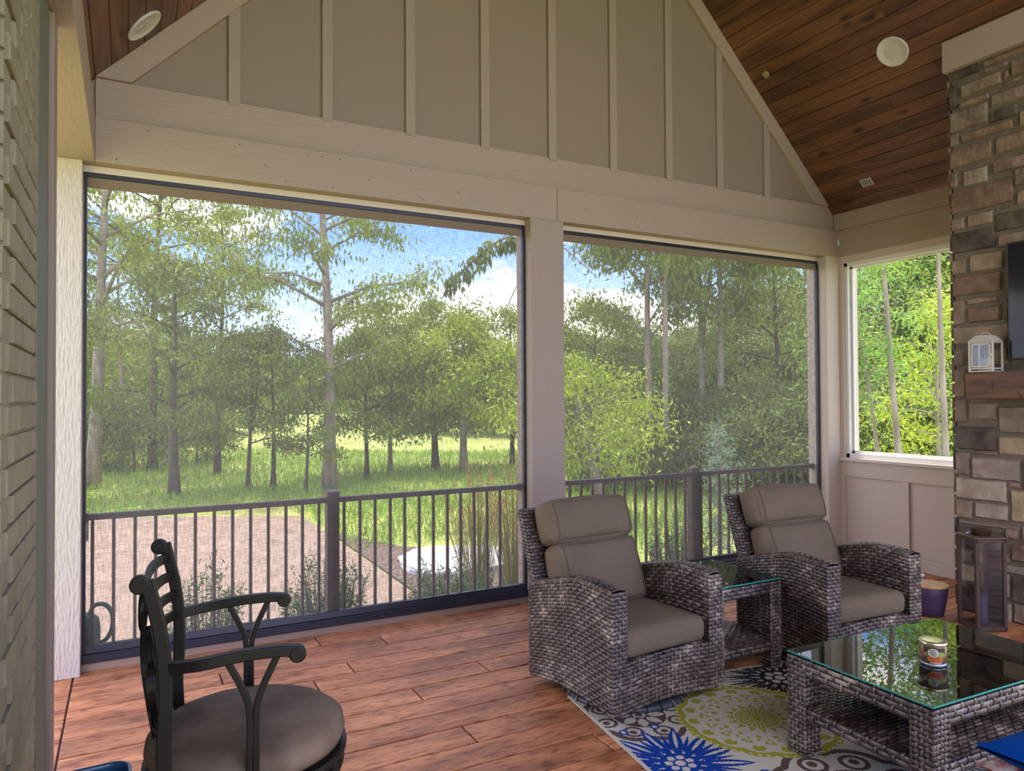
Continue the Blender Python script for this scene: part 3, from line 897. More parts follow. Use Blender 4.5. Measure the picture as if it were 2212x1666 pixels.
def cushion_mesh(name, w, d, h, mat, puff=0.018, nx=14, ny=12, crease=0, seam=True):
    """soft box centred in x,y, bottom at 0; rounded edges, slightly domed, welted seams"""
    mb = MB()
    r = min(h * 0.36, 0.045)
    vs = []; fs = []
    import itertools
    def sup(x, y, z):
        # map cube point [-1,1] to rounded cushion
        X, Y, Z = x * w / 2, y * d / 2, z * h / 2
        ix, iy, iz = w / 2 - r, d / 2 - r, h / 2 - r
        cx, cy, cz = max(-ix, min(ix, X)), max(-iy, min(iy, Y)), max(-iz, min(iz, Z))
        v = Vector((X - cx, Y - cy, Z - cz))
        if v.length > 1e-9: v = v.normalized() * r if (abs(x) > .999 or abs(y) > .999 or abs(z) > .999) else v
        p = Vector((cx, cy, cz)) + v
        bul = (1 - x * x) * (1 - y * y)
        if abs(z) > 0.999: p.z += puff * (bul ** 0.6) * (1 if z > 0 else 0.3)
        if abs(y) > 0.999: p.y += puff * 0.5 * (1 - x * x) * (1 - z * z) * y
        if abs(x) > 0.999: p.x += puff * 0.5 * (1 - y * y) * (1 - z * z) * x
        return p + Vector((0, 0, h / 2))
    def grid(f, n, m):
        base = len(vs)
        for j in range(m + 1):
            for i in range(n + 1):
                a = -math.cos(math.pi * i / n); b = -math.cos(math.pi * j / m)
                vs.append(f(a, b))
        for j in range(m):
            for i in range(n):
                q = base + j * (n + 1) + i
                fs.append((q, q + 1, q + n + 2, q + n + 1))
    grid(lambda a, b: sup(a, b, 1), nx, ny)
    grid(lambda a, b: sup(-a, b, -1), nx, ny)
    grid(lambda a, b: sup(a, -1, b), nx, 8)
    grid(lambda a, b: sup(-a, 1, b), nx, 8)
    grid(lambda a, b: sup(1, a, b), ny, 8)
    grid(lambda a, b: sup(-1, -a, b), ny, 8)
    mb.add(vs, fs)
    me = mb.mesh(name, mat, True)
    import bmesh
    bm = bmesh.new(); bm.from_mesh(me); bmesh.ops.remove_doubles(bm, verts=bm.verts, dist=0.0008); bm.normal_update(); bm.to_mesh(me); bm.free()
    return me
def welt(path, parent, mat, r=0.0035):
    mb = MB(); mb.tube(path, r, 6); return mb.build('welt_seam', mat, parent, smooth=True)

# ---------------------------------------------------------------- swivel armchair
def make_armchair(label, loc, rz):
    t = thing('wicker_armchair', label, 'armchair', loc, rz, None)
    W = 0.378; TI = 0.088
    y_f, y_b = -0.345, 0.375
    def top(y):     # arm height along depth
        s = (y - y_f) / (y_b - y_f)
        return 0.655 + 0.012 * math.sin(min(1, s * 1.6) * math.pi) - 0.105 * max(0, (s - 0.35) / 0.65) ** 1.5
    def bot(y):
        s = (y - y_f) / (y_b - y_f)
        return 0.05 + 0.035 * math.sin(s * math.pi) - 0.012 * s
    L = y_b - y_f
    def side_surf(x):
        H = 0.60
        return (lambda u, v: Vector((x, y_f + u, bot(y_f + u) + (top(y_f + u) - bot(y_f + u)) * v / H))), H
    for sgn, nm in ((-1, 'left'), (1, 'right')):
        mb = MB()
        f, H = side_surf(sgn * W)
        weave(mb, f, L, H, sgn)
        xi = sgn * (W - TI)
        def inner(u, v, xi=xi): 
            y = y_f + u; return Vector((xi, y, 0.30 + (top(y) - 0.30) * v / 0.34))
        weave(mb, inner, L, 0.34, -sgn)
        # top of the arm: strands run across the arm
        x0 = min(sgn * W, xi)
        weave(mb, lambda u, v, x0=x0: Vector((x0 + u, y_f + v, top(y_f + v))) + Vector((0, 0, 0.006 * math.sin(u / TI * math.pi))), TI, L, 1, pu=0.058, pv=0.021)
        # front of the arm, rear edge
        weave(mb, lambda u, v, x0=x0: Vector((x0 + u, y_f - 0.004, 0.055 + v)), TI, top(y_f) - 0.055, 1, pu=0.045)
        weave(mb, lambda u, v, x0=x0: Vector((x0 + u, y_b, 0.05 + v)), TI, top(y_b) - 0.05, -1, pu=0.045)
        for xx in (sgn * W, xi):
            beads(mb, [(xx, y_f, 0.055), (xx, y_f, top(y_f))])
            beads(mb, [(xx, y_f + (y_b - y_f) * q / 12, top(y_f + (y_b - y_f) * q / 12)) for q in range(13)], .007, .03)
        beads(mb, [(sgn * W, y_b, 0.06), (sgn * W, y_b, top(y_b))])
        wbuild(mb, 'arm', t)
    mb = MB()
    weave(mb, lambda u, v: Vector((-W + TI + u, y_f - 0.0, 0.055 + 0.02 * math.sin(u / (2 * (W - TI)) * math.pi) + v)), 2 * (W - TI), 0.245, 1)
    weave(mb, flat((-W + TI, y_f, 0.30), (1, 0, 0), (0, 1, 0)), 2 * (W - TI), 0.09, 1)
    wbuild(mb, 'front_apron', t)
    b = MB(); b.box(-W + TI, W - TI, y_f + .03, y_b - 0.02, 0.27, 0.298); b.build('seat_deck', m_wickd, t)
    # back: reclined panel
    mb = MB()
    th = 0.055
    def backp(x, s, off):
        # s 0..0.60 up the back, off = thickness behind the front face
        y = 0.270 + s * 0.335 + off
        z = 0.40 + s * 0.93
        return Vector((x, y, z))
    HB = 0.585
    for off, fl in ((0, 1), (th, -1)):
        weave(mb, lambda u, v, off=off: backp(-W + 0.012 + u, v, off), 2 * W - 0.024, HB, fl)
    for sgn in (-1, 1):
        weave(mb, lambda u, v, sgn=sgn: backp(sgn * (W - 0.012), v, u), th, HB, -sgn * -1 if sgn > 0 else -1, pu=0.04)
    weave(mb, lambda u, v: backp(-W + 0.012 + u, HB, v), 2 * W - 0.024, th, 1)
    weave(mb, flat((-W + TI, y_b, 0.06), (1, 0, 0), (0, 0, 1)), 2 * (W - TI), 0.36, -1)
    wbuild(mb, 'back_frame', t)
    # swivel base
    b = MB(); b.lathe([(0.27, 0.0), (0.325, 0.004), (0.335, 0.02), (0.325, 0.036), (0.29, 0.042), (0.22, 0.050), (0.10, 0.055), (0.09, 0.27)], 40)
    base = b.build('swivel_base', nmat('base_band', (0.05, 0.055, 0.075), 0.35), t, smooth=True)
    mb = MB()
    for i in range(26):
        a = 2 * math.pi * i / 26
        c, s_ = math.cos(a), math.sin(a)
        mb.tube([(0.30 * c, 0.30 * s_, 0.045), (0.33 * c, 0.33 * s_, 0.037), (0.341 * c, 0.341 * s_, 0.02), (0.33 * c, 0.33 * s_, 0.003)], 0.0045, 5)
    mb.build('base_wrap', m_wick, t, smooth=True)['kind'] = 'stuff'
    # cushions
    me = cushion_mesh('seat_cushion', 2 * (W - TI) - 0.008, 0.60, 0.135, m_cush, 0.012)
    o = mkobj('seat_cushion', me, t, loc=(0, -0.035, 0.302))
    w2 = W - TI - 0.004
    # back cushion lower and head pillow: made lying, rotated up against the back
    ang = math.atan2(0.93, 0.335)
    me = cushion_mesh('back_cushion', 0.585, 0.37, 0.165, m_cush, 0.035)
    o2 = mkobj('back_cushion', me, t, loc=(0, 0.325, 0.560), rot=(ang, 0, 0))
    me = cushion_mesh('head_pillow', 0.60, 0.245, 0.165, m_cush, 0.035)
    o3 = mkobj('head_pillow', me, t, loc=(0, 0.432, 0.850), rot=(ang, 0, 0))
    for ob, w_, d_, h_ in ((o2, 0.585, 0.37, 0.165), (o3, 0.60, 0.245, 0.165)):
        for sx in (-1, 1):
            x = sx * (w_ / 2 - 0.040)
            pts = [(x, -d_ / 2 + 0.012 + (d_ - 0.024) * q / 10, h_ + 0.006 + 0.018 * math.sin(q / 10 * math.pi)) for q in range(11)]
            welt(pts, ob, m_cush, 0.0022)
    return t
random.seed(2)
ch1 = make_armchair('taupe cushioned wicker swivel armchair in front of the middle post', (2.42, 3.24, 0.0), R(4.0))
ch2 = copy_tree(ch1, (3.842, 3.064, 0.0), R(-3.5), 'taupe cushioned wicker armchair beyond the side table, beside the panelled wall')

# ---------------------------------------------------------------- tables
def glass_top(t, x0, x1, y0, y1, z, th=0.007):
    b = MB(); b.box(x0 + .001, x1 - .001, y0 + .001, y1 - .001, z, z + th)
    o = b.build('glass_top', m_tglass, t)
    e = MB()
    w = 0.002
    for d in ((x0, x1, y0, y0 + w), (x0, x1, y1 - w, y1), (x0, x0 + w, y0, y1), (x1 - w, x1, y0, y1)):
        e.box(*d, z, z + th)
    e.build('glass_edge', m_gedge, o)
    return o
def wicker_table(name, label, loc, rz, LX, LY, H, leg, shelf_z, ap, shelf_in=0.0):
    t = thing(name, label, 'table', loc, rz)
    x, y = LX / 2, LY / 2
    for sx in (-1, 1):
        for sy in (-1, 1):
            mb = MB()
            xa, xb = (x - leg, x) if sx > 0 else (-x, -x + leg)
            ya, yb = (y - leg, y) if sy > 0 else (-y, -y + leg)
            wbox(mb, xa, xb, ya, yb, 0.0, H - 0.004, 'xXyY', pu=0.05)
            for cx_ in (xa, xb):
                for cy_ in (ya, yb): beads(mb, [(cx_, cy_, 0.0), (cx_, cy_, H - 0.006)], .0075)
            wbuild(mb, 'leg', t)
    # aprons below the top
    for sy in (-1, 1):
        mb = MB(); yy = sy * y
        ya, yb = (yy - 0.03, yy - 0.001) if sy > 0 else (yy + 0.001, yy + 0.03)
        wbox(mb, -x + leg, x - leg, ya, yb, H - ap, H - 0.004, 'yYz', pu=0.080, pv=0.021)
        wbuild(mb, 'apron', t)
    for sx in (-1, 1):
        mb = MB(); xx = sx * x
        xa, xb = (xx - 0.03, xx - 0.001) if sx > 0 else (xx + 0.001, xx + 0.03)
        wbox(mb, xa, xb, -y + leg, y - leg, H - ap, H - 0.004, 'xXz', pu=0.080, pv=0.021)
        wbuild(mb, 'apron', t)
    mb = MB(); weave(mb, flat((-x + .004, -y + .004, H - 0.004), (1, 0, 0), (0, 1, 0)), LX - .008, LY - .008, 1, pu=0.060, pv=0.022)
    wbuild(mb, 'table_top', t)
    mb = MB()
    z0, z1 = shelf_z - 0.05, shelf_z
    weave(mb, flat((-x + .006, -y + .006, z1), (1, 0, 0), (0, 1, 0)), LX - .012, LY - .012, 1, pu=0.060, pv=0.022)
    for f, d in (('y', (-x + leg, x - leg, -y + .004, -y + .03)), ('Y', (-x + leg, x - leg, y - .03, y - .004)),
                 ('x', (-x + .004, -x + .03, -y + leg, y - leg)), ('X', (x - .03, x - .004, -y + leg, y - leg))):
        wbox(mb, *d, z0, z1, f, pu=0.080, pv=0.024)
    wbuild(mb, 'lower_shelf', t)
    glass_top(t, -x - 0.004, x + 0.004, -y - 0.004, y + 0.004, H + 0.004)
    return t
ct = wicker_table('coffee_table', 'long low wicker coffee table with glass top and lower shelf', (3.152, 1.966, 0.0), R(-1.9), 1.03, 0.68, 0.443, 0.088, 0.225, 0.075)
st = wicker_table('side_table', 'square wicker side table with glass top between the two armchairs', (3.145, 3.325, 0.0), R(0.5), 0.53, 0.55, 0.520, 0.075, 0.165, 0.07)

# ---------------------------------------------------------------- candle jar
t = thing('candle_jar', 'amber candle jar with metal lid on the coffee table glass', 'candle', (3.050, 1.905, 0.4545), R(0))
mb = MB(); mb.lathe([(0.046, 0.0), (0.050, 0.004), (0.051, 0.012)], 32); mb.build('jar_base', nmat('jar_glass', (0.45, 0.5, 0.55), 0.08, metal=0.3), t, smooth=True)
mb = MB(); mb.lathe([(0.0505, 0.012), (0.053, 0.05), (0.053, 0.090)], 32); mb.build('jar', m_jar, t, smooth=True)
mb = MB(); mb.lathe([(0.0545, 0.086), (0.0565, 0.089), (0.0565, 0.099), (0.053, 0.102), (0.030, 0.1015), (0.0, 0.103)], 32); mb.build('lid', m_gold, t, smooth=True)
def label_patch(name, a0, a1, z0, z1, mat, off=0.0008, ell=False):
    mb = MB(); n = 10; vs = []; fs = []
    for i in range(n + 1):
        f = i / n
        a = R(a0 + (a1 - a0) * f)
        hh = math.sqrt(max(0.0, 1 - (2 * f - 1) ** 2)) if ell else 1
        zc = (z0 + z1) / 2; zh = (z1 - z0) / 2 * hh
        for z in (zc - zh, zc + zh):
            r = 0.0505 + 0.0025 * min(1, (z - 0.012) / 0.038) + off
            vs.append((r * math.cos(a), r * math.sin(a), z))
    for i in range(n): fs.append((2 * i, 2 * i + 2, 2 * i + 3, 2 * i + 1))
    mb.add(vs, fs); return mb.build(name, mat, t, smooth=True)
label_patch('label', 170, 268, 0.014, 0.082, m_lab_k)
label_patch('label_picture', 185, 258, 0.018, 0.052, m_lab_o, 0.0014, True)
label_patch('label_leaf', 228, 262, 0.044, 0.066, m_lab_g, 0.0016, True)
label_patch('label_badge', 190, 236, 0.042, 0.078, m_lab_w, 0.0020, True)
for q, (a0, a1, z) in enumerate(((200, 222, 0.069), (197, 225, 0.062), (200, 228, 0.055), (205, 222, 0.048))):
    label_patch('label_text_line', a0, a1, z, z + 0.0025, m_lab_k, 0.0026)
label_patch('label_text_line', 200, 250, 0.0165, 0.0195, m_lab_w, 0.0022)

# ---------------------------------------------------------------- rug
def make_rug():
    C0 = Vector((2.083, 3.30)); ux = Vector((0.9902, -0.1397)); uy = Vector((-0.1397, -0.9902))
    LU, LV = 2.45, 2.35
    st_ = 0.0052
    nu, nv = int(LU / st_), int(LV / st_)
    iu, jv = np.meshgrid((np.arange(nu) + .5) * LU / nu, (np.arange(nv) + .5) * LV / nv)
    X = C0.x + ux.x * iu + uy.x * jv; Y = C0.y + ux.y * iu + uy.y * jv
    CR, BLU, GRN, BRN, BLK = 0, 1, 2, 3, 4
    col = np.zeros_like(X, dtype=int)
    def pol(cx, cy):
        dx, dy = X - cx, Y - cy
        return np.hypot(dx, dy), np.arctan2(dy, dx)
    def petal(r, th, n, r0, r1, w, ph=0.0):
        # leaf shaped petals between radii r0 and r1
        a = (th + ph) * n / (2 * np.pi); a = (a - np.round(a)) * 2 * np.pi / n
        t_ = (r - r0) / (r1 - r0)
        half = w * np.sin(np.clip(t_, 0, 1) * np.pi) ** 0.8
        return (t_ > 0) & (t_ < 1) & (np.abs(a) * r < half), a, t_
    def dots(r, th, n, rr, rad, ph=0.0):
        a = (th + ph) * n / (2 * np.pi); a = (a - np.round(a)) * 2 * np.pi / n
        return np.hypot(r * np.cos(a) - rr, r * np.sin(a)) < rad
    def paisley(cx, cy, Ro, c):
        r, th = pol(cx, cy)
        lob = Ro * (1 + 0.10 * np.abs(np.cos(th * 4)))
        m = r < lob; col[m] = CR
        m = (r < lob) & (r > lob - 0.035); col[m] = c
        m = dots(r, th, 8, Ro * 0.74, Ro * 0.20); col[m] = c
        m = dots(r, th, 8, Ro * 0.74, Ro * 0.135); col[m] = CR
        m = dots(r, th, 8, Ro * 0.76, Ro * 0.07); col[m] = c
        m = (r < Ro * 0.52); col[m] = c
        p, a, t_ = petal(r, th, 8, Ro * .16, Ro * .50, Ro * 0.10, .4); col[p] = CR
        m = (r < Ro * .13); col[m] = CR
        m = (r < Ro * .07); col[m] = c
    def daisy(cx, cy, Ro, c, n=14, kw=1.25):
        r, th = pol(cx, cy)
        p, a, t_ = petal(r, th, n, Ro * .16, Ro, Ro * kw / n); col[p] = c
        p2, a, t_ = petal(r, th, n, Ro * .40, Ro * .93, Ro * 0.028); col[p2] = CR
        p3, a, t_ = petal(r, th, n, Ro * .30, Ro * .80, Ro * 0.03, np.pi / n); col[p3] = c
        m = r < Ro * .27; col[m] = c
        m = dots(r, th, 7, Ro * .155, Ro * .055); col[m] = CR
        m = r < Ro * .07; col[m] = CR
        m = dots(r, th, n, Ro * 1.07, Ro * .075, np.pi / n); col[m] = c
        m = dots(r, th, n, Ro * 1.07, Ro * .04, np.pi / n); col[m] = CR
    def green(cx, cy, Ro, c):
        r, th = pol(cx, cy)
        lob = Ro * (1 + 0.045 * np.abs(np.cos(th * 8)))
        col[r < lob] = CR
        col[(r < lob) & (r > lob - 0.042)] = c
        m = dots(r, th, 64, Ro * 1.005, 0.0085); col[m] = CR
        m = dots(r, th, 16, Ro * .83, Ro * .075); col[m] = c
        m = (r < Ro * .72); col[m] = c
        p, a, t_ = petal(r, th, 16, Ro * .30, Ro * .80, Ro * 0.105); col[p] = CR
        m = dots(r, th, 16, Ro * .53, Ro * .035); col[m] = c
        m = dots(r, th, 16, Ro * .62, Ro * .025); col[m] = c
        m = dots(r, th, 16, Ro * .66, Ro * .032, np.pi / 16); col[m] = CR
        m = dots(r, th, 16, Ro * .52, Ro * .02, np.pi / 16); col[m] = CR
        m = (r < Ro * .30) & (r > Ro * .275); col[m] = CR
        m = (r < Ro * .26) & (np.cos(th * 26) > .55) & (r > Ro * .06); col[m] = CR
    paisley(2.27, 2.93, 0.26, BRN)
    paisley(2.62, 1.93, 0.33, BRN)
    paisley(3.95, 2.75, 0.33, BRN)
    paisley(3.35, 2.15, 0.30, BLU)
    daisy(3.27, 2.93, 0.42, BLK, 18, 1.0)
    daisy(3.30, 1.55, 0.36, BLK, 16, 1.0)
    daisy(2.13, 2.46, 0.33, BLU, 13)
    daisy(4.15, 2.10, 0.34, BLU, 14)
    daisy(2.75, 3.30, 0.26, BLU, 14)
    green(2.76, 2.62, 0.385, GRN)
    green(3.80, 1.62, 0.36, GRN)
    green(2.25, 1.55, 0.34, GRN)
    border = (iu < 0.018) | (jv < 0.018) | (iu > LU - 0.018) | (jv > LV - 0.018)
    col[border] = CR
    # mesh
    gx = np.linspace(0, LU, nu + 1); gy = np.linspace(0, LV, nv + 1)
    GU, GV = np.meshgrid(gx, gy)
    z = np.full_like(GU, 0.009)
    co = np.stack([GU, -GV, z], -1).reshape(-1, 3)
    idx = np.arange((nu + 1) * (nv + 1)).reshape(nv + 1, nu + 1)
    a = idx[:-1, :-1].ravel(); b = idx[:-1, 1:].ravel(); c = idx[1:, 1:].ravel(); d = idx[1:, :-1].ravel()
    faces = np.stack([a, d, c, b], -1)
    me = bpy.data.meshes.new('rug')
    me.vertices.add(len(co)); me.vertices.foreach_set('co', co.ravel())
    me.loops.add(len(faces) * 4); me.loops.foreach_set('vertex_index', faces.ravel())
    me.polygons.add(len(faces)); me.polygons.foreach_set('loop_start', np.arange(len(faces)) * 4)
    pal = [(0.58, 0.545, 0.46), (0.004, 0.045, 0.30), (0.36, 0.34, 0.035), (0.115, 0.075, 0.065), (0.028, 0.02, 0.024)]
    for q, cc in enumerate(pal):
        me.materials.append(nmat('rug_yarn_%d' % q, cc, 0.95, bump=0.5, bscale=(350, 350, 100), bdist=0.003, spec=0.2))
    me.polygons.foreach_set('material_index', col.ravel())
    me.update(calc_edges=True); me.validate()
    root = thing('area_rug', 'cream area rug with blue, green and brown flower pattern under the seating', 'rug', (C0.x, C0.y, 0.0), math.atan2(ux.y, ux.x))
    mkobj('pile', me, root)
    b = MB(); b.box(0, LU, -LV, 0, 0.0015, 0.0088); b.build('backing', nmat('rug_binding', (0.62, 0.58, 0.48), 0.9), root, bevel=0.002)
    return root
make_rug()

# ---------------------------------------------------------------- bar stool
def bar(mb, path, w, d, side=(0, 1, 0)):
    """flat rectangular bar swept along a path; w in the plane of the path, d along 'side'"""
    path = [Vector(p) for p in path]; s = Vector(side).normalized(); vs = []
    for i, p in enumerate(path):
        t_ = (path[min(i + 1, len(path) - 1)] - path[max(i - 1, 0)]).normalized()
        n = t_.cross(s).normalized()
        for a, b in ((-1, -1), (1, -1), (1, 1), (-1, 1)):
            vs.append(p + n * (a * w / 2) + s * (b * d / 2))
    fs = [(0, 1, 2, 3), tuple((len(path) - 1) * 4 + k for k in (3, 2, 1, 0))]
    for i in range(len(path) - 1):
        for k in range(4):
            k2 = (k + 1) % 4
            fs.append((i * 4 + k, (i + 1) * 4 + k, (i + 1) * 4 + k2, i * 4 + k2))
    mb.add(vs, fs)
def bez(p0, p1, p2, n=10):
    p0, p1, p2 = Vector(p0), Vector(p1), Vector(p2)
    return [(p0 * (1 - t) ** 2 + p1 * 2 * t * (1 - t) + p2 * t * t) for t in [i / n for i in range(n + 1)]]
t = thing('bar_stool', 'dark iron swivel bar stool with arms and round brown suede seat', 'bar stool', (0.272, 1.93, 0.0), R(-7))
mb = MB(); mb.lathe([(0.0, 0.735), (0.20, 0.735), (0.228, 0.742), (0.236, 0.762), (0.232, 0.786), (0.210, 0.803), (0.16, 0.815), (0.08, 0.822), (0.0, 0.824)], 48)
mb.build('seat_cushion', m_suede, t, smooth=True)
mb = MB(); mb.lathe([(0.214, 0.712), (0.239, 0.712), (0.241, 0.722), (0.239, 0.733), (0.214, 0.733), (0.214, 0.712)], 48); mb.build('seat_ring', m_iron, t, smooth=False)
mb = MB(); mb.lathe([(0.205, 0.672), (0.232, 0.672), (0.235, 0.684), (0.232, 0.698), (0.205, 0.698), (0.205, 0.672)], 48); mb.build('lower_ring', m_iron, t)
mb = MB()
for i in range(12):
    a = 2 * math.pi * i / 12; c, s_ = math.cos(a), math.sin(a)
    mb.box(0.222 * c - .012, 0.222 * c + .012, 0.222 * s_ - .012, 0.222 * s_ + .012, 0.695, 0.715)
mb.lathe([(0.11, 0.66), (0.11, 0.735)], 24)
mb.build('swivel_plate', m_iron, t)
for a in (40, 130, 220, 310):
    mb = MB(); c, s_ = math.cos(R(a)), math.sin(R(a))
    bar(mb, [(0.205 * c, 0.205 * s_, 0.675), (0.215 * c, 0.215 * s_, 0.60), (0.225 * c, 0.225 * s_, 0.35), (0.25 * c, 0.25 * s_, 0.12), (0.275 * c, 0.275 * s_, 0.0)], 0.024, 0.024, (-s_, c, 0))
    bar(mb, bez((0.07 * c, 0.07 * s_, 0.668), (0.17 * c, 0.17 * s_, 0.64), (0.222 * c, 0.222 * s_, 0.50)), 0.014, 0.016, (-s_, c, 0))
    mb.build('leg', m_iron, t, bevel=0.003)
mb = MB(); mb.lathe([(0.225, 0.26), (0.240, 0.26), (0.240, 0.28), (0.225, 0.28), (0.225, 0.26)], 40); mb.build('foot_ring', m_iron, t)
UPX, UPY = -0.176, 0.215
def up_path(y):
    pts = [(-0.165, y, 0.675), (-0.176, y, 0.83), (-0.172, y, 0.93), (-0.174, y, 1.03), (-0.184, y, 1.11), (-0.200, y, 1.18), (-0.208, y, 1.214)]
    return pts
def smooth_path(pts, n=5):
    P_ = [Vector(p) for p in pts]; out = []
    for i in range(len(P_) - 1):
        p0, p1, p2, p3 = P_[max(i - 1, 0)], P_[i], P_[i + 1], P_[min(i + 2, len(P_) - 1)]
        for k in range(n):
            t_ = k / n
            out.append(0.5 * ((2 * p1) + (-p0 + p2) * t_ + (2 * p0 - 5 * p1 + 4 * p2 - p3) * t_ ** 2 + (-p0 + 3 * p1 - 3 * p2 + p3) * t_ ** 3))
    out.append(P_[-1]); return out
for sy in (-1, 1):
    mb = MB(); y = sy * UPY
    bar(mb, smooth_path(up_path(y)), 0.028, 0.022)
    k0 = len(mb.v)
    mb.tube([(-0.222, y - 0.012, 1.207), (-0.222, y + 0.012, 1.207)], 0.020, 16)
    mb.build('back_upright', m_iron, t, bevel=0.003)
    mb = MB(); ya = sy * (UPY + 0.002)
    ya2 = sy * (UPY + 0.02)
    pth = smooth_path([(-0.165, ya, 1.022), (-0.10, ya2, 1.028), (-0.02, ya2, 1.036), (0.06, ya2, 1.037), (0.095, ya2, 1.033)])
    bar(mb, pth, 0.024, 0.026)
    mb.tube([(0.100, ya2 - 0.014, 1.026), (0.100, ya2 + 0.014, 1.026)], 0.019, 16)
    mb.build('arm', m_iron, t, bevel=0.003)
    mb = MB()
    xc = 0.005
    bar(mb, smooth_path([(xc - 0.007, sy * 0.232, 0.70), (xc - 0.007, ya2, 0.80), (xc - 0.007, ya2, 0.90), (xc - 0.016, ya2, 0.95), (xc - 0.052, ya2, 1.025)]), 0.014, 0.018)
    bar(mb, smooth_path([(xc + 0.007, sy * 0.232, 0.70), (xc + 0.007, ya2, 0.80), (xc + 0.007, ya2, 0.90), (xc + 0.016, ya2, 0.95), (xc + 0.052, ya2, 1.028)]), 0.014, 0.018)
    mb.build('arm_bracket', m_iron, t, bevel=0.002)
for z, xa, bow in ((1.172, -0.198, 0.026), (1.124, -0.187, 0.030), (1.072, -0.180, 0.032), (1.020, -0.176, 0.034)):
    mb = MB(); n = 16
    pts = []
    for i in range(n + 1):
        s_ = -1 + 2 * i / n
        pts.append((xa - bow * (1 - s_ * s_) ** .8, s_ * UPY, z + 0.016 * (1 - s_ * s_) ** .8))
    bar(mb, pts, 0.012, 0.024, (0, 0, 1)); mb.build('back_slat', m_iron, t, bevel=0.002)
# curved centre ornament: small oval medallion, long lens, ring
mb = MB()
pts = [( -0.238 + 0.002 * math.cos(a), 0.03 * math.cos(a), 1.095 + 0.045 * math.sin(a)) for a in [2 * math.pi * i / 20 for i in range(21)]]
mb.tube(pts, 0.006, 6, cap=False)
mb.add([(-0.236, 0.026 * math.cos(a), 1.095 + 0.040 * math.sin(a)) for a in [2 * math.pi * i / 20 for i in range(20)]], [tuple(range(20))])
mb.build('oval_medallion', m_iron, t, smooth=True)
for sy in (-1, 1):
    mb = MB()
    bar(mb, smooth_path([(-0.232, sy * 0.012, 1.05), (-0.230, sy * 0.040, 1.01), (-0.224, sy * 0.06, 0.96), (-0.212, sy * 0.045, 0.86), (-0.200, sy * 0.012, 0.76), (-0.195, 0, 0.70)]), 0.012, 0.020, (1, 0, 0))
    mb.build('lens_strap', m_iron, t, bevel=0.002)
    mb = MB()
    pts = [(-0.205, sy * 0.115 + 0.04 * math.cos(a), 0.955 + 0.05 * math.sin(a)) for a in [2 * math.pi * i / 20 for i in range(17)]]
    bar(mb, pts, 0.010, 0.020, (1, 0, 0))
    bar(mb, bez((-0.205, sy * 0.10, 0.905), (-0.20, sy * 0.16, 0.86), (-0.178, sy * UPY, 0.89)), 0.010, 0.016, (1, 0, 0))
    mb.build('scroll', m_iron, t)
mb = MB(); bar(mb, [(-0.176 - 0.04 * (1 - (i / 8 - 1) ** 2), UPY * (i / 8 - 1), 0.88) for i in range(17)], 0.012, 0.018, (0, 0, 1)); mb.build('lower_slat', m_iron, t)

# ---------------------------------------------------------------- wastebasket at the bottom left
t = thing('wastebasket', 'open navy plastic bin at the bottom left beside the house wall', 'bin', (-0.086, 2.335, 0.0), R(2))
def rrect(w, d, r, n=6):
    out = []
    for cx, cy, a0 in ((w / 2 - r, d / 2 - r, 0), (-w / 2 + r, d / 2 - r, 90), (-w / 2 + r, -d / 2 + r, 180), (w / 2 - r, -d / 2 + r, 270)):
        for i in range(n + 1):
            a = R(a0 + 90 * i / n); out.append((cx + r * math.cos(a), cy + r * math.sin(a)))
    return out
def loft(mb, rings, capb=True, capt=False):
    n = len(rings[0]); vs = [p for r_ in rings for p in r_]; fs = []
    for i in range(len(rings) - 1):
        for k in range(n):
            k2 = (k + 1) % n; fs.append((i * n + k, i * n + k2, (i + 1) * n + k2, (i + 1) * n + k))
    if capb: fs.append(tuple(range(n - 1, -1, -1)))
    if capt: fs.append(tuple((len(rings) - 1) * n + k for k in range(n)))
    mb.add(vs, fs)
mb = MB()
def rr3(w, d, r, z): return [(x, y, z) for x, y in rrect(w, d, r)]
loft(mb, [rr3(.15, .29, .03, 0), rr3(.16, .30, .035, .02), rr3(.19, .36, .045, .47), rr3(.188, .358, .045, .472), rr3(.152, .285, .03, .02), rr3(.15, .28, .03, .012)], True, True)
mb.build('bin_body', m_navy, t, smooth=True)
mb = MB()
loft(mb, [rr3(.192, .362, .046, .488), rr3(.206, .376, .05, .490), rr3(.214, .384, .053, .497), rr3(.210, .380, .052, .505), rr3(.196, .366, .048, .507), rr3(.190, .360, .046, .500), rr3(.188, .358, .045, .470)], False, False)
loft(mb, [rr3(.192, .362, .046, .488), rr3(.192, .362, .046, .46)], False)
mb.build('rolled_rim', nmat('navy_rim', (0.02, 0.10, 0.22), 0.2, coat=0.5), t, smooth=True)

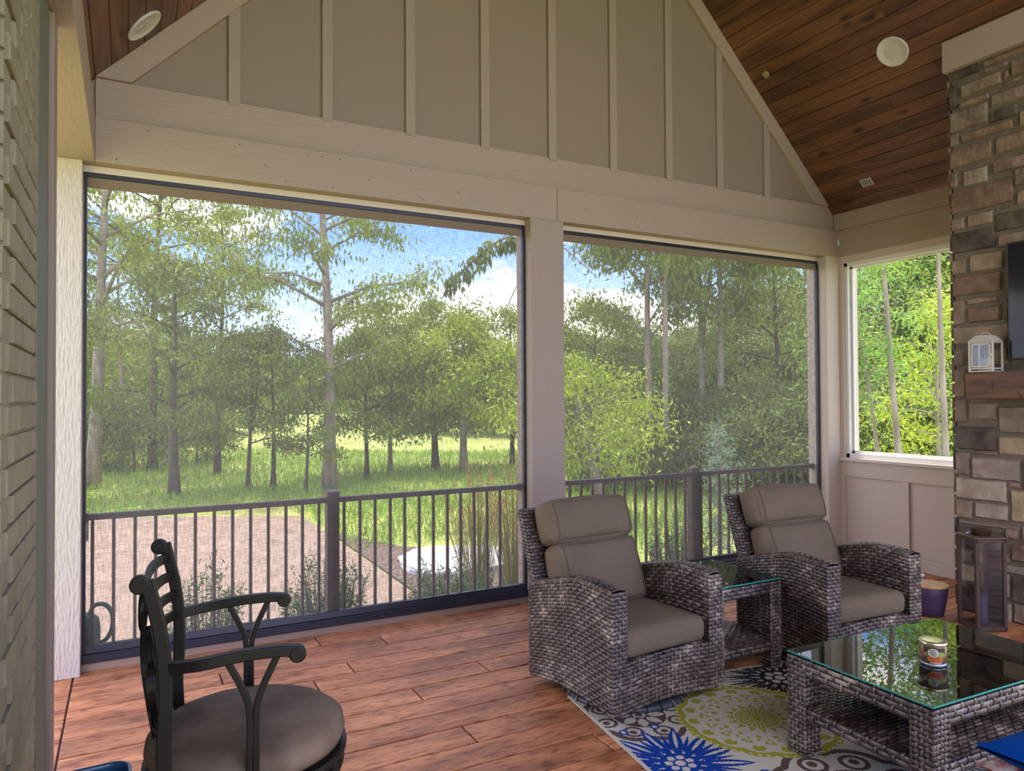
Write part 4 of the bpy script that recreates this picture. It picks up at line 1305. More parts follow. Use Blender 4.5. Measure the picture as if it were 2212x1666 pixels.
# ---------------------------------------------------------------- ottoman with pillows at the bottom right (mostly out of the picture)
t = thing('wicker_ottoman', 'low wicker ottoman with taupe cushion at the bottom right, under the blue pillow', 'ottoman', (2.62, 0.86, 0.0), R(-4))
mb = MB(); wbox(mb, -0.40, 0.40, -0.30, 0.30, 0.03, 0.29, 'xXyYZ', pu=0.056, pv=0.018); wbuild(mb, 'ottoman_body', t)
me = cushion_mesh('ottoman_cushion', 0.80, 0.60, 0.12, m_cush, 0.01); mkobj('ottoman_cushion', me, t, loc=(0, 0, 0.296))
def pillow(name, lab, s, h, mat, loc, rz):
    mb = MB(); n = 16; vs = []; fs = []
    for sgn in (1, -1):
        base = len(vs)
        for j in range(n + 1):
            for i in range(n + 1):
                a, b = -1 + 2 * i / n, -1 + 2 * j / n
                pin = 1 - 0.10 * (1 - abs(a) ** 2) * abs(b) ** 2 ; pin2 = 1 - 0.10 * (1 - abs(b) ** 2) * abs(a) ** 2
                vs.append((a * s / 2 * pin2, b * s / 2 * pin, h / 2 + sgn * h / 2 * ((1 - a * a) * (1 - b * b)) ** 0.45 * 0.96 + sgn * .004))
        for j in range(n):
            for i in range(n):
                q = base + j * (n + 1) + i
                f = (q, q + 1, q + n + 2, q + n + 1)
                fs.append(f if sgn > 0 else tuple(reversed(f)))
    mb.add(vs, fs)
    o = mb.build(name, mat, None, smooth=True, loc=loc, rot=(0, 0, rz)); return tag(o, lab, 'pillow')
p1 = pillow('throw_pillow', 'red and white patterned pillow lying under the blue pillow', 0.42, 0.09, m_red, (2.49, 1.085, 0.418), R(-8))
p2 = pillow('throw_pillow', 'bright blue throw pillow at the bottom right corner', 0.46, 0.11, m_blue, (2.475, 1.045, 0.485), R(-6))

# ---------------------------------------------------------------- mantel, television, lanterns, tub, bottle
t = thing('mantel_shelf', 'rough dark timber mantel beam on the stone chimney', 'mantel', (5.42, 2.2, 1.573))
mb = MB()
random.seed(8)
n = 20; prof = [(0.085, 0.0), (-0.115, 0.0), (-0.12, 0.01), (-0.12, 0.182), (-0.113, 0.192), (0.085, 0.192)]
vs = []; fs = []
for i in range(n + 1):
    y = -1.15 + (0.842 + 1.15) * i / n
    for (x, z) in prof: vs.append((x + (random.uniform(-.003, .003) if x < 0 else 0), y, z + (random.uniform(-.002, .002) if 0 < i < n else 0)))
m_ = len(prof)
for i in range(n):
    for k in range(m_):
        k2 = (k + 1) % m_; fs.append((i * m_ + k, i * m_ + k2, (i + 1) * m_ + k2, (i + 1) * m_ + k))
fs += [tuple(range(m_ - 1, -1, -1)), tuple(n * m_ + k for k in range(m_))]
mb.add(vs, fs); mb.build('beam', m_mantel, t)
mb = MB()
for a, b in (((0.66, 0.12), (0.655, 0.075)), ((0.50, 0.06), (0.47, 0.01)), ((0.66, 0.122), (0.55, 0.118)), ((0.84, 0.03), (0.72, 0.035))):
    mb.tube([(-0.1235, a[0], a[1]), (-0.1235, b[0], b[1])], 0.0022, 4)
mb.build('check_cracks', m_black, t)['kind'] = 'stuff'
t = thing('television', 'wall mounted black television above the mantel', 'television', (5.44, 2.10, 1.85))
mb = MB(); mb.box(-0.02, 0.03, -0.72, 0.715, 0.0, 0.815); mb.build('casing', nmat('tv_case', (0.03, 0.028, 0.03), 0.4), t, bevel=0.004)
mb = MB(); mb.box(-0.0215, -0.0185, -0.71, 0.705, 0.012, 0.805); mb.build('screen', m_tv, t)
mb = MB(); mb.box(0.028, 0.050, -0.2, 0.2, 0.2, 0.6); mb.build('wall_bracket', m_black, t)

def lantern_white():
    t = thing('white_lantern', 'small cream metal lantern with candle on the mantel', 'lantern', (5.372, 2.938, 1.766), R(6))
    s = 0.074; h = 0.215
    mb = MB(); mb.box(-s - .006, s + .006, -s - .006, s + .006, 0.0, 0.008); mb.build('base', m_lantw, t, bevel=0.001)
    for sx in (-1, 1):
        for sy in (-1, 1):
            mb = MB(); mb.box(sx * s - .006, sx * s + .006, sy * s - .006, sy * s + .006, 0.008, h); mb.build('corner_post', m_lantw, t)
    mb = MB()
    for z in (0.024, h - 0.006):
        for sy in (-1, 1): mb.box(-s, s, sy * s - .004, sy * s + .004, z - .004, z + .005)
        for sx in (-1, 1): mb.box(sx * s - .004, sx * s + .004, -s, s, z - .004, z + .005)
    mb.build('frame_rails', m_lantw, t)['kind'] = 'stuff'
    mb = MB()
    x = -s - .006
    mb.box(x - .002, x + .003, -s + .012, -s + .022, 0.034, h - .014); mb.box(x - .002, x + .003, s - .022, s - .012, 0.034, h - .014)
    mb.box(x - .002, x + .003, -s + .012, s - .012, 0.034, 0.044); mb.box(x - .002, x + .003, -s + .012, s - .012, h - .024, h - .014)
    d = mb.build('door', m_lantw, t)
    mb = MB(); mb.box(x - .010, x, -s + .004, -s + .014, 0.11, 0.13); mb.build('latch', m_lantw, d)
    mb = MB(); mb.box(x - .0005, x + .0005, -s + .02, s - .02, 0.042, h - .022); mb.build('pane', m_tglassL, d)
    mb = MB()
    e = s + .012
    mb.add([(-e, -e, h), (e, -e, h), (e, e, h), (-e, e, h), (-.045, -.045, h + .045), (.045, -.045, h + .045), (.045, .045, h + .045), (-.045, .045, h + .045)],
           [(0, 3, 2, 1), (4, 5, 6, 7), (0, 1, 5, 4), (1, 2, 6, 5), (2, 3, 7, 6), (3, 0, 4, 7)])
    mb.build('roof', m_lantw, t)
    mb = MB(); mb.tube([(0, -.03, h + .045), (0, -.03, h + .056), (0, -.018, h + .064), (0, .018, h + .064), (0, .03, h + .056), (0, .03, h + .045)], 0.0022, 6); mb.build('handle', m_lantw, t)
    mb = MB(); mb.lathe([(0.036, 0.008), (0.037, 0.012), (0.037, 0.095), (0.033, 0.1), (0.0, 0.098)], 24); mb.build('candle', m_candle, t, smooth=True)
lantern_white()
def lantern_floor():
    a = math.atan2(2.891 - 2.743, 5.115 - 5.203)
    t = thing('floor_lantern', 'tall dark bronze lantern standing on the floor in front of the chimney', 'lantern', (5.22, 2.91, 0.0), R(63))
    s = 0.105; h = 0.628
    mb = MB(); mb.box(-s, s, -s, s, 0.004, 0.03); mb.build('base', m_lantwood, t, bevel=0.002)
    for sx in (-1, 1):
        for sy in (-1, 1):
            mb = MB(); mb.box(sx * (s - .011) - .011, sx * (s - .011) + .011, sy * (s - .011) - .011, sy * (s - .011) + .011, 0.0, h); mb.build('corner_post', m_lantwood, t, bevel=0.001)
    mb = MB()
    for sy in (-1, 1): mb.box(-s, s, sy * (s - .008) - .006, sy * (s - .008) + .006, h - .028, h)
    for sx in (-1, 1): mb.box(sx * (s - .008) - .006, sx * (s - .008) + .006, -s, s, h - .028, h)
    mb.build('top_rails', m_lantwood, t)
    mb = MB(); mb.box(-s - .006, s + .006, -s - .006, s + .006, h, h + .008); mb.build('top_plate', nmat('lantern_top', (0.13, 0.085, 0.06), 0.4), t, bevel=.001)
    mb = MB(); mb.lathe([(0.058, h + .008), (0.062, h + .05), (0.064, h + .052), (0.060, h + .05), (0.055, h + .012)], 28); mb.build('vent_collar', m_lantwood, t, smooth=True)
    mb = MB(); mb.tube([(0.0, 0.058, h + .038), (-0.01, 0.085, h + .034), (-0.015, 0.108, h + .024), (-0.01, 0.115, h + .016)], 0.007, 8); mb.build('twisted_handle', nmat('handle_metal', (0.25, 0.25, 0.27), .3, metal=.8), t, smooth=True)
    for q, d in enumerate(((-s + .007, -s + .009, -s + .02, s - .02), (s - .009, s - .007, -s + .02, s - .02))):
        mb = MB(); mb.box(*d, 0.03, h - .028); mb.build('pane', m_tglassL, t)
    mb = MB(); mb.box(-s + .02, s - .02, -s + .007, -s + .009, 0.03, h - .028); mb.build('pane', m_tglassL, t)
    mb = MB(); mb.lathe([(0.034, 0.03), (0.035, 0.034), (0.035, 0.225), (0.031, 0.23), (0.0, 0.228)], 24); mb.build('candle', m_candleb, t, smooth=True)
    mb = MB(); mb.lathe([(0.048, 0.03), (0.052, 0.032), (0.052, 0.036), (0.036, 0.036)], 24); mb.build('candle_dish', m_iron, t)
lantern_floor()
t = thing('storage_tub', 'purple navy tub with round wooden lid on the floor by the panelled wall', 'tub', (5.20, 3.27, 0.0))
mb = MB(); mb.lathe([(0.078, 0.0), (0.092, 0.003), (0.104, 0.06), (0.118, 0.15), (0.124, 0.205), (0.120, 0.21), (0.10, 0.208)], 40); mb.build('tub_body', m_tub, t, smooth=True)
mb = MB(); mb.lathe([(0.0, 0.209), (0.120, 0.2105), (0.128, 0.2115), (0.129, 0.218), (0.126, 0.224), (0.0, 0.225)], 40); mb.build('lid', m_lidwood, t)
t = thing('water_bottle', 'clear plastic bottle top showing behind the wooden lidded tub', 'bottle', (5.36, 3.42, 0.0))
mb = MB(); mb.lathe([(0.03, 0.0), (0.033, 0.01), (0.033, 0.16), (0.028, 0.19), (0.014, 0.215), (0.013, 0.225)], 20); mb.build('bottle_body', glass_mat('pet', (0.85, 0.9, 0.95), 0.08), t, smooth=True)
mb = MB(); mb.lathe([(0.016, 0.222), (0.016, 0.24), (0.014, 0.242), (0, 0.242)], 16); mb.build('cap', m_vinyl, t, smooth=True)

# downspout elbow outside the right window
t = thing('downspout', 'black corrugated downspout elbow outside the right window at top left', 'pipe', (6.86, 5.17, 2.86))
mb = MB(); vs = []
path = [Vector((-0.255, -0.05, 0.30)), Vector((-0.10, -0.02, 0.27)), Vector((0, 0, 0.16)), Vector((0, 0.01, 0.10)), Vector((0, 0.04, 0.04)), Vector((0.0, 0.10, 0.0)), Vector((0, 0.20, -0.02))]
pp = smooth_path(path, 14)
mb.tube(pp, [0.048 + 0.005 * (i % 2) for i in range(len(pp))], 14); mb.build('corrugated_pipe', nmat('pipe_black', (0.03, 0.035, 0.04), 0.35), t, smooth=True)
#EXTERIOR
# ================================================================ outdoors
GZ = -0.6
def fbm(x, y):
    return math.sin(x * 0.31 + 1.3) * math.cos(y * 0.23) * 0.5 + math.sin(x * 0.9 + y * 0.7) * 0.15
def poly_sheet(name, pts, z, mat, kind='structure', th=0.02):
    mb = MB(); mb.prism(pts, 2, z - th, z); o = mb.build(name, mat); o['kind'] = kind; return o
# terrain
gx = np.concatenate([np.arange(-60, -6, 6), np.arange(-6, 30, 1.5), np.arange(30, 141, 6)])
gy = np.concatenate([np.arange(-30, 0, 5), np.arange(0, 34, 1.5), np.arange(34, 151, 6)])
mb = MB(); vs = []; fs = []
for y in gy:
    for x in gx:
        d = x * Fv.x + y * Fv.y
        rise = max(0.0, d - 24) * 0.010 + (0.18 * fbm(x, y) if d > 14 else 0)
        vs.append((x, y, GZ + rise))
for j in range(len(gy) - 1):
    for i in range(len(gx) - 1):
        q = j * len(gx) + i; fs.append((q, q + 1, q + len(gx) + 1, q + len(gx)))
mb.add(vs, fs)
S(mb.build('ground', m_lawn, smooth=True))
def terrain(x, y):
    d = x * Fv.x + y * Fv.y
    return GZ + max(0.0, d - 24) * 0.010 + (0.18 * fbm(x, y) if d > 14 else 0)
poly_sheet('gravel_pad', [(-6, 5.4), (2.80, 5.4), (2.86, 8.1), (2.90, 13.9), (-0.45, 15.6), (-6, 16.4)], GZ + 0.02, m_concrete)
poly_sheet('mulch_bed', [(2.84, 5.4), (8.5, 5.4), (8.2, 7.4), (6.0, 7.6), (4.9, 8.2), (4.3, 9.6), (3.6, 10.2), (2.95, 12.0), (2.89, 8.1)], GZ + 0.025, m_mulch)

# ---- leaves and trees
def leaf_cloud(name, C_, mat, size, droop=0.5, rng=None, wid=0.34):
    n = len(C_)
    th = rng.uniform(0, 2 * np.pi, n); el = rng.uniform(-1, 0.6, n) - droop
    dx = np.cos(th) * np.cos(el); dy = np.sin(th) * np.cos(el); dz = np.sin(el)
    dvec = np.stack([dx, dy, dz], -1)
    rnd = rng.normal(size=(n, 3)); side = np.cross(dvec, rnd); side /= np.linalg.norm(side, axis=1, keepdims=True) + 1e-9
    ls = size * rng.uniform(0.6, 1.35, (n, 1)); ws = ls * wid
    P = np.stack([C_, C_ + dvec * ls * .45 + side * ws * .5, C_ + dvec * ls, C_ + dvec * ls * .45 - side * ws * .5], 1).reshape(-1, 3)
    me = bpy.data.meshes.new(name)
    me.vertices.add(4 * n); me.vertices.foreach_set('co', P.ravel())
    me.loops.add(4 * n); me.loops.foreach_set('vertex_index', np.arange(4 * n))
    me.polygons.add(n); me.polygons.foreach_set('loop_start', np.arange(n) * 4)
    me.materials.append(mat)
    me.update(calc_edges=True)
    return me
def grow(seed, H, r0, cb, cr, nleaf, lsize, bark, leaf, lean=(0, 0), nb=14, spread=0.28, droop=0.5, up=0.5, top_taper=0.5, clump=1.0, fork=False):
    rnd = random.Random(seed); rng = np.random.default_rng(seed)
    mb = MB()
    n = 9
    pts = []
    for i in range(n + 1):
        f = i / n
        pts.append(Vector((lean[0] * f + 0.10 * math.sin(seed + f * 5) * f * (H / 8), lean[1] * f + 0.10 * math.cos(seed * 2 + f * 4) * f * (H / 8), H * f)))
    mb.tube(pts, [r0 * (1 - 0.85 * (i / n) ** 0.9) * (1.25 if i == 0 else 1) for i in range(n + 1)], 7)
    def tp(f):
        q = f * n; i = min(int(q), n - 1); return pts[i].lerp(pts[i + 1], q - i)
    cl = []
    if fork:
        a = rnd.uniform(0, 6.28); p = tp(0.35)
        e = p + Vector((math.cos(a) * H * .12, math.sin(a) * H * .12, H * .45)); mb.tube([p, p.lerp(e, .5) + Vector((math.cos(a) * .1, 0, -.1)), e], [r0 * .6, r0 * .4, r0 * .15], 6)
        cl.append((e, cr * .5))
    for b in range(nb):
        f = cb / H + (1 - cb / H) * (b + rnd.random()) / nb * 0.96
        p = tp(min(f, .99)); a = b * 2.4 + rnd.uniform(-.5, .5)
        rel = (f - cb / H) / (1 - cb / H)
        shape = math.sin(math.pi * min(1, 0.18 + rel * 0.86)) ** 0.7 if top_taper < 1 else (1 - rel * .85)
        L = cr * shape * rnd.uniform(0.65, 1.1)
        upf = up * rnd.uniform(.4, 1.4)
        e = p + Vector((math.cos(a) * L, math.sin(a) * L, L * upf))
        mid = p.lerp(e, .5) + Vector((0, 0, L * 0.08))
        rb = max(0.008, r0 * 0.35 * (1 - rel * .6))
        mb.tube([p, mid, e], [rb, rb * .6, rb * .2], 5)
        for q in range(4):
            g = rnd.uniform(.35, 1.0); s0 = p.lerp(mid, g * 2) if g < .5 else mid.lerp(e, g * 2 - 1)
            aa = a + rnd.uniform(-1.2, 1.2); l2 = L * rnd.uniform(.25, .5)
            e2 = s0 + Vector((math.cos(aa) * l2, math.sin(aa) * l2, l2 * rnd.uniform(-.2, .8)))
            mb.tube([s0, e2], [rb * .35, rb * .1], 4)
            cl.append((e2, spread * (0.7 + L * .25))); cl.append((s0.lerp(e2, .5), spread * .8))
        cl.append((e, spread * (0.7 + L * .2)))
    tme = mb.mesh('trunk', bark, True)
    w = np.array([c[1] ** 1.5 for c in cl]); w /= w.sum()
    idx = rng.choice(len(cl), nleaf, p=w)
    Cc = np.array([list(c[0]) for c in cl])[idx]; ss = np.array([c[1] for c in cl])[idx][:, None]
    off = rng.normal(size=(nleaf, 3)) * ss * np.array([1, 1, .55]) * clump
    off[:, 2] -= np.hypot(off[:, 0], off[:, 1]) * .25
    P = Cc + off
    P[:, 2] = np.maximum(P[:, 2], 0.05)
    lme = leaf_cloud('foliage', P, leaf, lsize, droop, rng)
    return tme, lme
def put_tree(meshes, lab, loc, name='tree', cat='tree', rz=0, sc=1.0, group=None):
    t = thing(name, lab, cat, loc, rz, group)
    if sc != 1.0: t.scale = (sc, sc, sc) if not isinstance(sc, tuple) else sc
    mkobj('trunk', meshes[0], t)
    o = mkobj('foliage', meshes[1], t); o['kind'] = 'stuff'
    return t
def gat(px, d, dz=0.0):
    p = at(px, d); return (p[0], p[1], terrain(p[0], p[1]) + dz)
def lean_px(dpx, d):   # sideways lean vector in the ground plane for a shift of dpx columns at distance d
    k = dpx / 1561.4 * d
    return (Rt.x * k, Rt.y * k)

# named trees seen through the left screen
put_tree(grow(1, 10.5, .17, 2.9, 2.5, 13000, .15, m_barkg, m_leafA, lean_px(-14, 17.5), 22, .25, .9, .45), 'tall pale trunked tree rising behind the railing post of the left screen', gat(712, 17.5))
put_tree(grow(2, 11.0, .19, 3.6, 3.1, 7500, .18, m_barkg, m_leafA, lean_px(50, 18), 22, .24, .7, .5), 'leaning pale trunked tree at the far left of the left screen', gat(200, 18))
put_tree(grow(3, 12.0, .14, 3.4, 3.0, 8000, .16, m_barkd, m_leafA, lean_px(20, 22), 22, .26, .7, .4), 'tall tree with thin dark trunk right of the leaning pale tree', gat(330, 22))
put_tree(grow(4, 5.6, .13, 1.2, 1.9, 9000, .13, m_barkd, m_leafB, lean_px(-8, 16.5), 20, .26, .6, .25, fork=True), 'dark forked small tree with thick short trunk left of centre in the left screen', gat(378, 16.5))
put_tree(grow(5, 8.5, .10, 1.6, 1.8, 6000, .15, m_barkd, m_leafA, lean_px(10, 21), 18, .24, .7, .35), 'slender tree with dark trunk behind the stool back', gat(470, 21))
put_tree(grow(6, 3.9, .06, 1.0, 1.3, 4500, .12, m_barkd, m_leafA, lean_px(12, 17.5), 14, .22, .6, .35, fork=True), 'thin forked sapling in the meadow, third trunk left of the tall pale tree', gat(535, 17.5))
put_tree(grow(7, 4.1, .07, 1.0, 1.4, 5000, .12, m_barkd, m_leafB, (0, 0), 14, .22, .6, .3), 'slim dark stemmed small tree just left of the tall pale tree', gat(590, 18))
put_tree(grow(8, 3.3, .045, .7, .9, 3000, .11, m_barkd, m_leafA, lean_px(14, 17), 12, .18, .6, .35, fork=True), 'crooked sapling close to the left side of the tall pale trunk', gat(660, 17))
put_tree(grow(9, 4.3, .07, 1.0, 1.6, 9000, .13, m_barkd, m_leafA, (0, 0), 18, .27, .6, .25), 'round crowned green tree right of the tall pale tree', gat(792, 20))
put_tree(grow(10, 4.6, .08, 1.1, 1.7, 9500, .13, m_barkg, m_leafA, lean_px(4, 21), 18, .28, .6, .25), 'green tree with pale straight stem in the middle of the left screen', gat(842, 21))
put_tree(grow(11, 5.3, .12, 1.0, 2.1, 13000, .14, m_barkd, m_leafA, lean_px(-10, 22), 22, .32, .6, .3, fork=True), 'broad dome shaped green tree with several dark stems at the right of the left screen', gat(940, 22))
put_tree(grow(12, 4.7, .13, 1.1, 1.8, 11000, .14, m_barkg, m_leafC, (0, 0), 18, .29, .6, .25), 'bright green tree with stout grey trunk beside the right edge of the left screen', gat(1000, 21))
put_tree(grow(13, 5.2, .09, 1.0, 2.0, 11000, .14, m_barkd, m_leafA, (0, 0), 18, .32, .6, .25), 'green tree half behind the middle post', gat(1105, 23))
put_tree(grow(14, 8.6, .10, 2.6, 1.6, 5000, .18, m_barkg, m_leafA, lean_px(-10, 20), 16, .28, .8, .7), 'tall loose tree with leafy clumps behind the far left trunks', gat(265, 25))
# overhanging branch tree behind the middle post
rnd = random.Random(4); mb = MB()
base = Vector((0, 0, 0))
mb.tube([base, Vector((.05, 0, 2.5)), Vector((-.05, .02, 4.6)), Vector((-.1, 0, 6.2))], [.12, .10, .07, .03], 7)
lp = []
k = 12.5 / 1561.4
side = Vector((Rt.x, Rt.y, 0))
br = [Vector((-.05, 0, 4.75)), side * (-0.55) + Vector((0, 0, 5.0)), side * (-1.05) + Vector((0, 0, 4.72)), side * (-1.65) + Vector((0, 0, 4.15))]
sp = smooth_path(br, 10)
mb.tube(sp, [.035 - .028 * i / (len(sp) - 1) for i in range(len(sp))], 5)
for i in range(5, len(sp)):
    for q in range(7): lp.append(sp[i] + Vector((rnd.gauss(0, .05), rnd.gauss(0, .05), rnd.gauss(-.04, .06))))
for (a, b, c) in ((side * -.1 + Vector((0, 0, 4.5)), side * -.45 + Vector((0, 0, 4.35)), side * -.75 + Vector((0, 0, 3.35))),
                  (side * -.1 + Vector((0, 0, 5.2)), side * .3 + Vector((0, 0, 4.9)), side * .95 + Vector((0, 0, 4.3)))):
    mb.tube(bez(a, b, c, 8), [.02 - .0018 * i for i in range(9)], 5)
tme = mb.mesh('trunk', m_barkg, True)
rng = np.random.default_rng(9)
P_ = np.array([list(p) for p in lp]); P_ = P_[rng.integers(0, len(P_), 420)] + rng.normal(size=(420, 3)) * .03
put_tree((tme, leaf_cloud('foliage', P_, m_leafB, .17, 1.0, rng)), 'sparse tree hidden by the middle post, one drooping leafy branch across the sky', gat(1172, 12.5))

# right screen
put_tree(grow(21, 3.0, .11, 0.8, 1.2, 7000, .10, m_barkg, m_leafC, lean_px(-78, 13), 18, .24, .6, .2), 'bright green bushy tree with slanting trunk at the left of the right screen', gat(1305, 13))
put_tree(grow(22, 9.4, .12, 3.2, 1.6, 9000, .14, m_barkg, m_leafA, lean_px(-14, 18), 18, .24, .8, .7), 'tan trunked tall tree, first straight trunk in the right screen', gat(1408, 18))
put_tree(grow(23, 8.9, .10, 4.2, 1.5, 8000, .17, m_barkg, m_leafA, lean_px(-8, 17), 16, .30, .8, .8), 'slim grey tall tree, second straight trunk in the right screen', gat(1440, 17))
put_tree(grow(24, 9.6, .10, 4.0, 1.6, 8500, .17, m_barkg, m_leafA, lean_px(-12, 18.5), 16, .30, .8, .8, fork=True), 'grey trunked tall tree above the right railing post', gat(1520, 18.5))
put_tree(grow(25, 9.8, .11, 3.9, 1.7, 9000, .17, m_barkg, m_leafA, lean_px(-10, 18), 16, .30, .8, .8), 'slender grey tree right of the right railing post', gat(1560, 18))
put_tree(grow(26, 6.0, .12, 1.0, 2.3, 12000, .14, m_barkd, m_leafA, (0, 0), 22, .32, .6, .3), 'large full green tree at the right end of the right screen', gat(1680, 19))
put_tree(grow(27, 5.4, .11, 1.4, 2.1, 12000, .15, m_barkd, m_leafB, (0, 0), 20, .34, .6, .3), 'dark brown green tree at the upper left of the right screen', gat(1290, 24))

# right window
put_tree(grow(31, 7.6, .060, 5.2, 1.0, 1500, .10, m_barkg, m_leafD, lean_px(-82, 10.5), 12, .30, .5, .4), 'tall thin leaning trunk in the middle of the right window', gat(1955, 10.5))
put_tree(grow(32, 4.6, .048, 2.5, .65, 2400, .085, m_barkg, m_leafD, lean_px(-85, 10.8), 14, .2, .4, .2), 'leafy leaning tree with thin trunk at left of the right window', gat(1916, 10.8))
put_tree(grow(33, 3.6, .048, 1.9, 0.5, 900, .085, m_barkg, m_leafD, lean_px(-50, 10.6), 12, .28, .4, .2), 'short leaning tree at the left edge of the right window', gat(1862, 10.6))
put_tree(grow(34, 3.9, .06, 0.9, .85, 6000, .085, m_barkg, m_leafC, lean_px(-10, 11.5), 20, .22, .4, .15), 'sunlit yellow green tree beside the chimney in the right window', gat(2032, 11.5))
put_tree(grow(37, 6.5, .06, 4.2, .7, 1200, .09, m_barkg, m_leafD, lean_px(-25, 10.2), 10, .2, .4, .4), 'thin pale trunk standing nearest the chimney in the right window', gat(2048, 10.2))
put_tree(grow(35, 9.8, .10, 3.6, 2.4, 11000, .14, m_barkg, m_leafD, lean_px(-30, 19), 20, .46, .3, .25), 'high spreading fresh green tree with grey trunk in the right window', gat(2120, 19))
put_tree(grow(36, 8.5, .14, 3.2, 2.2, 9000, .14, m_barkg, m_leafA, (0, 0), 20, .5, .4, .3), 'green tree reaching past the chimney beyond the right window', gat(2150, 15))

# wood behind: repeats of a few trees
random.seed(77)
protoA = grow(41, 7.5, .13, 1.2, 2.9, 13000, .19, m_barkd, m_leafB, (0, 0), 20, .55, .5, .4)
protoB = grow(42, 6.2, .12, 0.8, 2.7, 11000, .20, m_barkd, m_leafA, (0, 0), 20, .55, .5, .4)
protoC = grow(43, 2.6, .05, 0.15, 1.7, 6000, .17, m_barkd, m_leafB, (0, 0), 14, .42, .5, .3)
first = {}
def wood(key, proto, lab, grp, cat, name, px, d, sc):
    loc = gat(px, d)
    if key not in first:
        first[key] = put_tree(proto, lab, loc, name, cat, random.uniform(0, 6), sc, grp)
    else:
        copy_tree(first[key], loc, random.uniform(0, 6), scale=(sc, sc, sc * random.uniform(.9, 1.1)))
LA = 'dark leafy tree in the dense wood behind the tall thin trunks'
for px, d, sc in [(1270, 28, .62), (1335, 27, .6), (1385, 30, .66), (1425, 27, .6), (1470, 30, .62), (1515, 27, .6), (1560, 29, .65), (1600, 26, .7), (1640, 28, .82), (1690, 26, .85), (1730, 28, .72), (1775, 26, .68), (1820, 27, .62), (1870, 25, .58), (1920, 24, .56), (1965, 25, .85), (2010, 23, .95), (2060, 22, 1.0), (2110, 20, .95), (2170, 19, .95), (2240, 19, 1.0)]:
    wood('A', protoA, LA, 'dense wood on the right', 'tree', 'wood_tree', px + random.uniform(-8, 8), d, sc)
LB = 'green tree in the distant wood beyond the meadow'
for px, d, sc in [(60, 26, .9), (130, 28, .9), (185, 31, .85), (240, 35, .9), (290, 32, .8), (345, 36, .85), (400, 34, .75), (450, 40, .8), (510, 44, .8), (575, 60, .9), (620, 64, .85), (770, 66, 0.9), (850, 54, .8), (905, 46, .8), (960, 44, .8), (1020, 42, .8), (1070, 40, .8), (1130, 40, .85), (1190, 38, .8), (1240, 38, .8), (1300, 40, .8)]:
    wood('B', protoB, LB, 'distant wood beyond the meadow', 'tree', 'distant_tree', px + random.uniform(-8, 8), d, sc)
LF = 'blue green tree on the far skyline'
protoF = grow(44, 7.0, .12, 0.6, 2.9, 5000, .42, m_barkd, nmat('leaf_far', (0.06, 0.11, 0.06), 0.7, island=.2), (0, 0), 16, .7, .5, .4)
for i in range(26):
    px = 420 + i * 36
    wood('F', protoF, LF, 'far skyline trees', 'tree', 'skyline_tree', px + random.uniform(-10, 10), 88 + random.uniform(-6, 8), random.uniform(.75, 1.0))
LC = 'dark green undergrowth bush at the foot of the wood'
for px, d, sc in [(1250, 17, .7), (1340, 20, .9), (1380, 17, .6), (1480, 19, .8), (1580, 18, .8), (1620, 16, .8), (1690, 15, .8), (1740, 16, .9), (1800, 16, .8), (1840, 18, .9), (1885, 18.5, 1.0), (1930, 19, 1.1), (1975, 18, 1.1), (2020, 17, 1.1), (2070, 16.5, 1.1), (2120, 16, 1.1), (1905, 14, .45), (1980, 13, .45), (215, 21, .6), (290, 22, .8), (420, 24, .7)]:
    wood('C', protoC, LC, 'undergrowth bushes', 'bush', 'undergrowth_bush', px + random.uniform(-8, 8), d, sc)

# ---- shrubs close to the railing
def yew(seed, w, h, nst, lab, loc, mat=None, name='yew_shrub'):
    rnd = random.Random(seed); rng = np.random.default_rng(seed)
    mb = MB(); pts = []
    for i in range(nst):
        a = rnd.uniform(0, 6.28); r_ = w * .5 * math.sqrt(rnd.random()); hh = h * rnd.uniform(.55, 1.0) * (1 - .35 * (r_ / (w * .5)) ** 2)
        b = Vector((math.cos(a) * r_ * .5, math.sin(a) * r_ * .5, 0)); e = Vector((math.cos(a) * r_, math.sin(a) * r_, hh))
        mb.tube([b, b.lerp(e, .5), e], [.008, .005, .002], 4)
        for k in range(34):
            f = rnd.uniform(.15, 1.0); p = b.lerp(e, f)
            pts.append(p + Vector((rnd.gauss(0, .012), rnd.gauss(0, .012), rnd.gauss(0, .01))))
            if k % 3 == 0:
                aa = rnd.uniform(0, 6.28); l = rnd.uniform(.04, .12)
                for q in range(5): pts.append(p + Vector((math.cos(aa) * l * q / 4, math.sin(aa) * l * q / 4, l * .8 * q / 4)))
    P_ = np.array([list(p) for p in pts]); P_[:, 2] = np.maximum(P_[:, 2], .02)
    t = thing(name, lab, 'shrub', loc)
    mkobj('stems', mb.mesh('stems', m_barkd), t)
    o = mkobj('needles', leaf_cloud('needles', P_, mat or m_yew, .042, -.5, rng, .22), t); o['kind'] = 'stuff'
yew(1, .65, 1.02, 46, 'upright feathery green shrub behind the stool back, outside the left railing', (0.55, 6.05, GZ + .02))
yew(2, .78, .98, 90, 'dense dark green shrub around the post of the left railing', (1.43, 5.95, GZ + .02))
yew(3, 1.0, .78, 120, 'broad dark green shrub in front of the pale boulder, beneath the reed grass', (2.62, 6.0, GZ + .02))
yew(4, .75, .95, 60, 'dark green shrub around the post of the right railing', (5.45, 6.3, GZ + .02))
yew(5, .5, .8, 26, 'small feathery shrub outside the right railing beside the near armchair', (4.35, 6.3, GZ + .02))
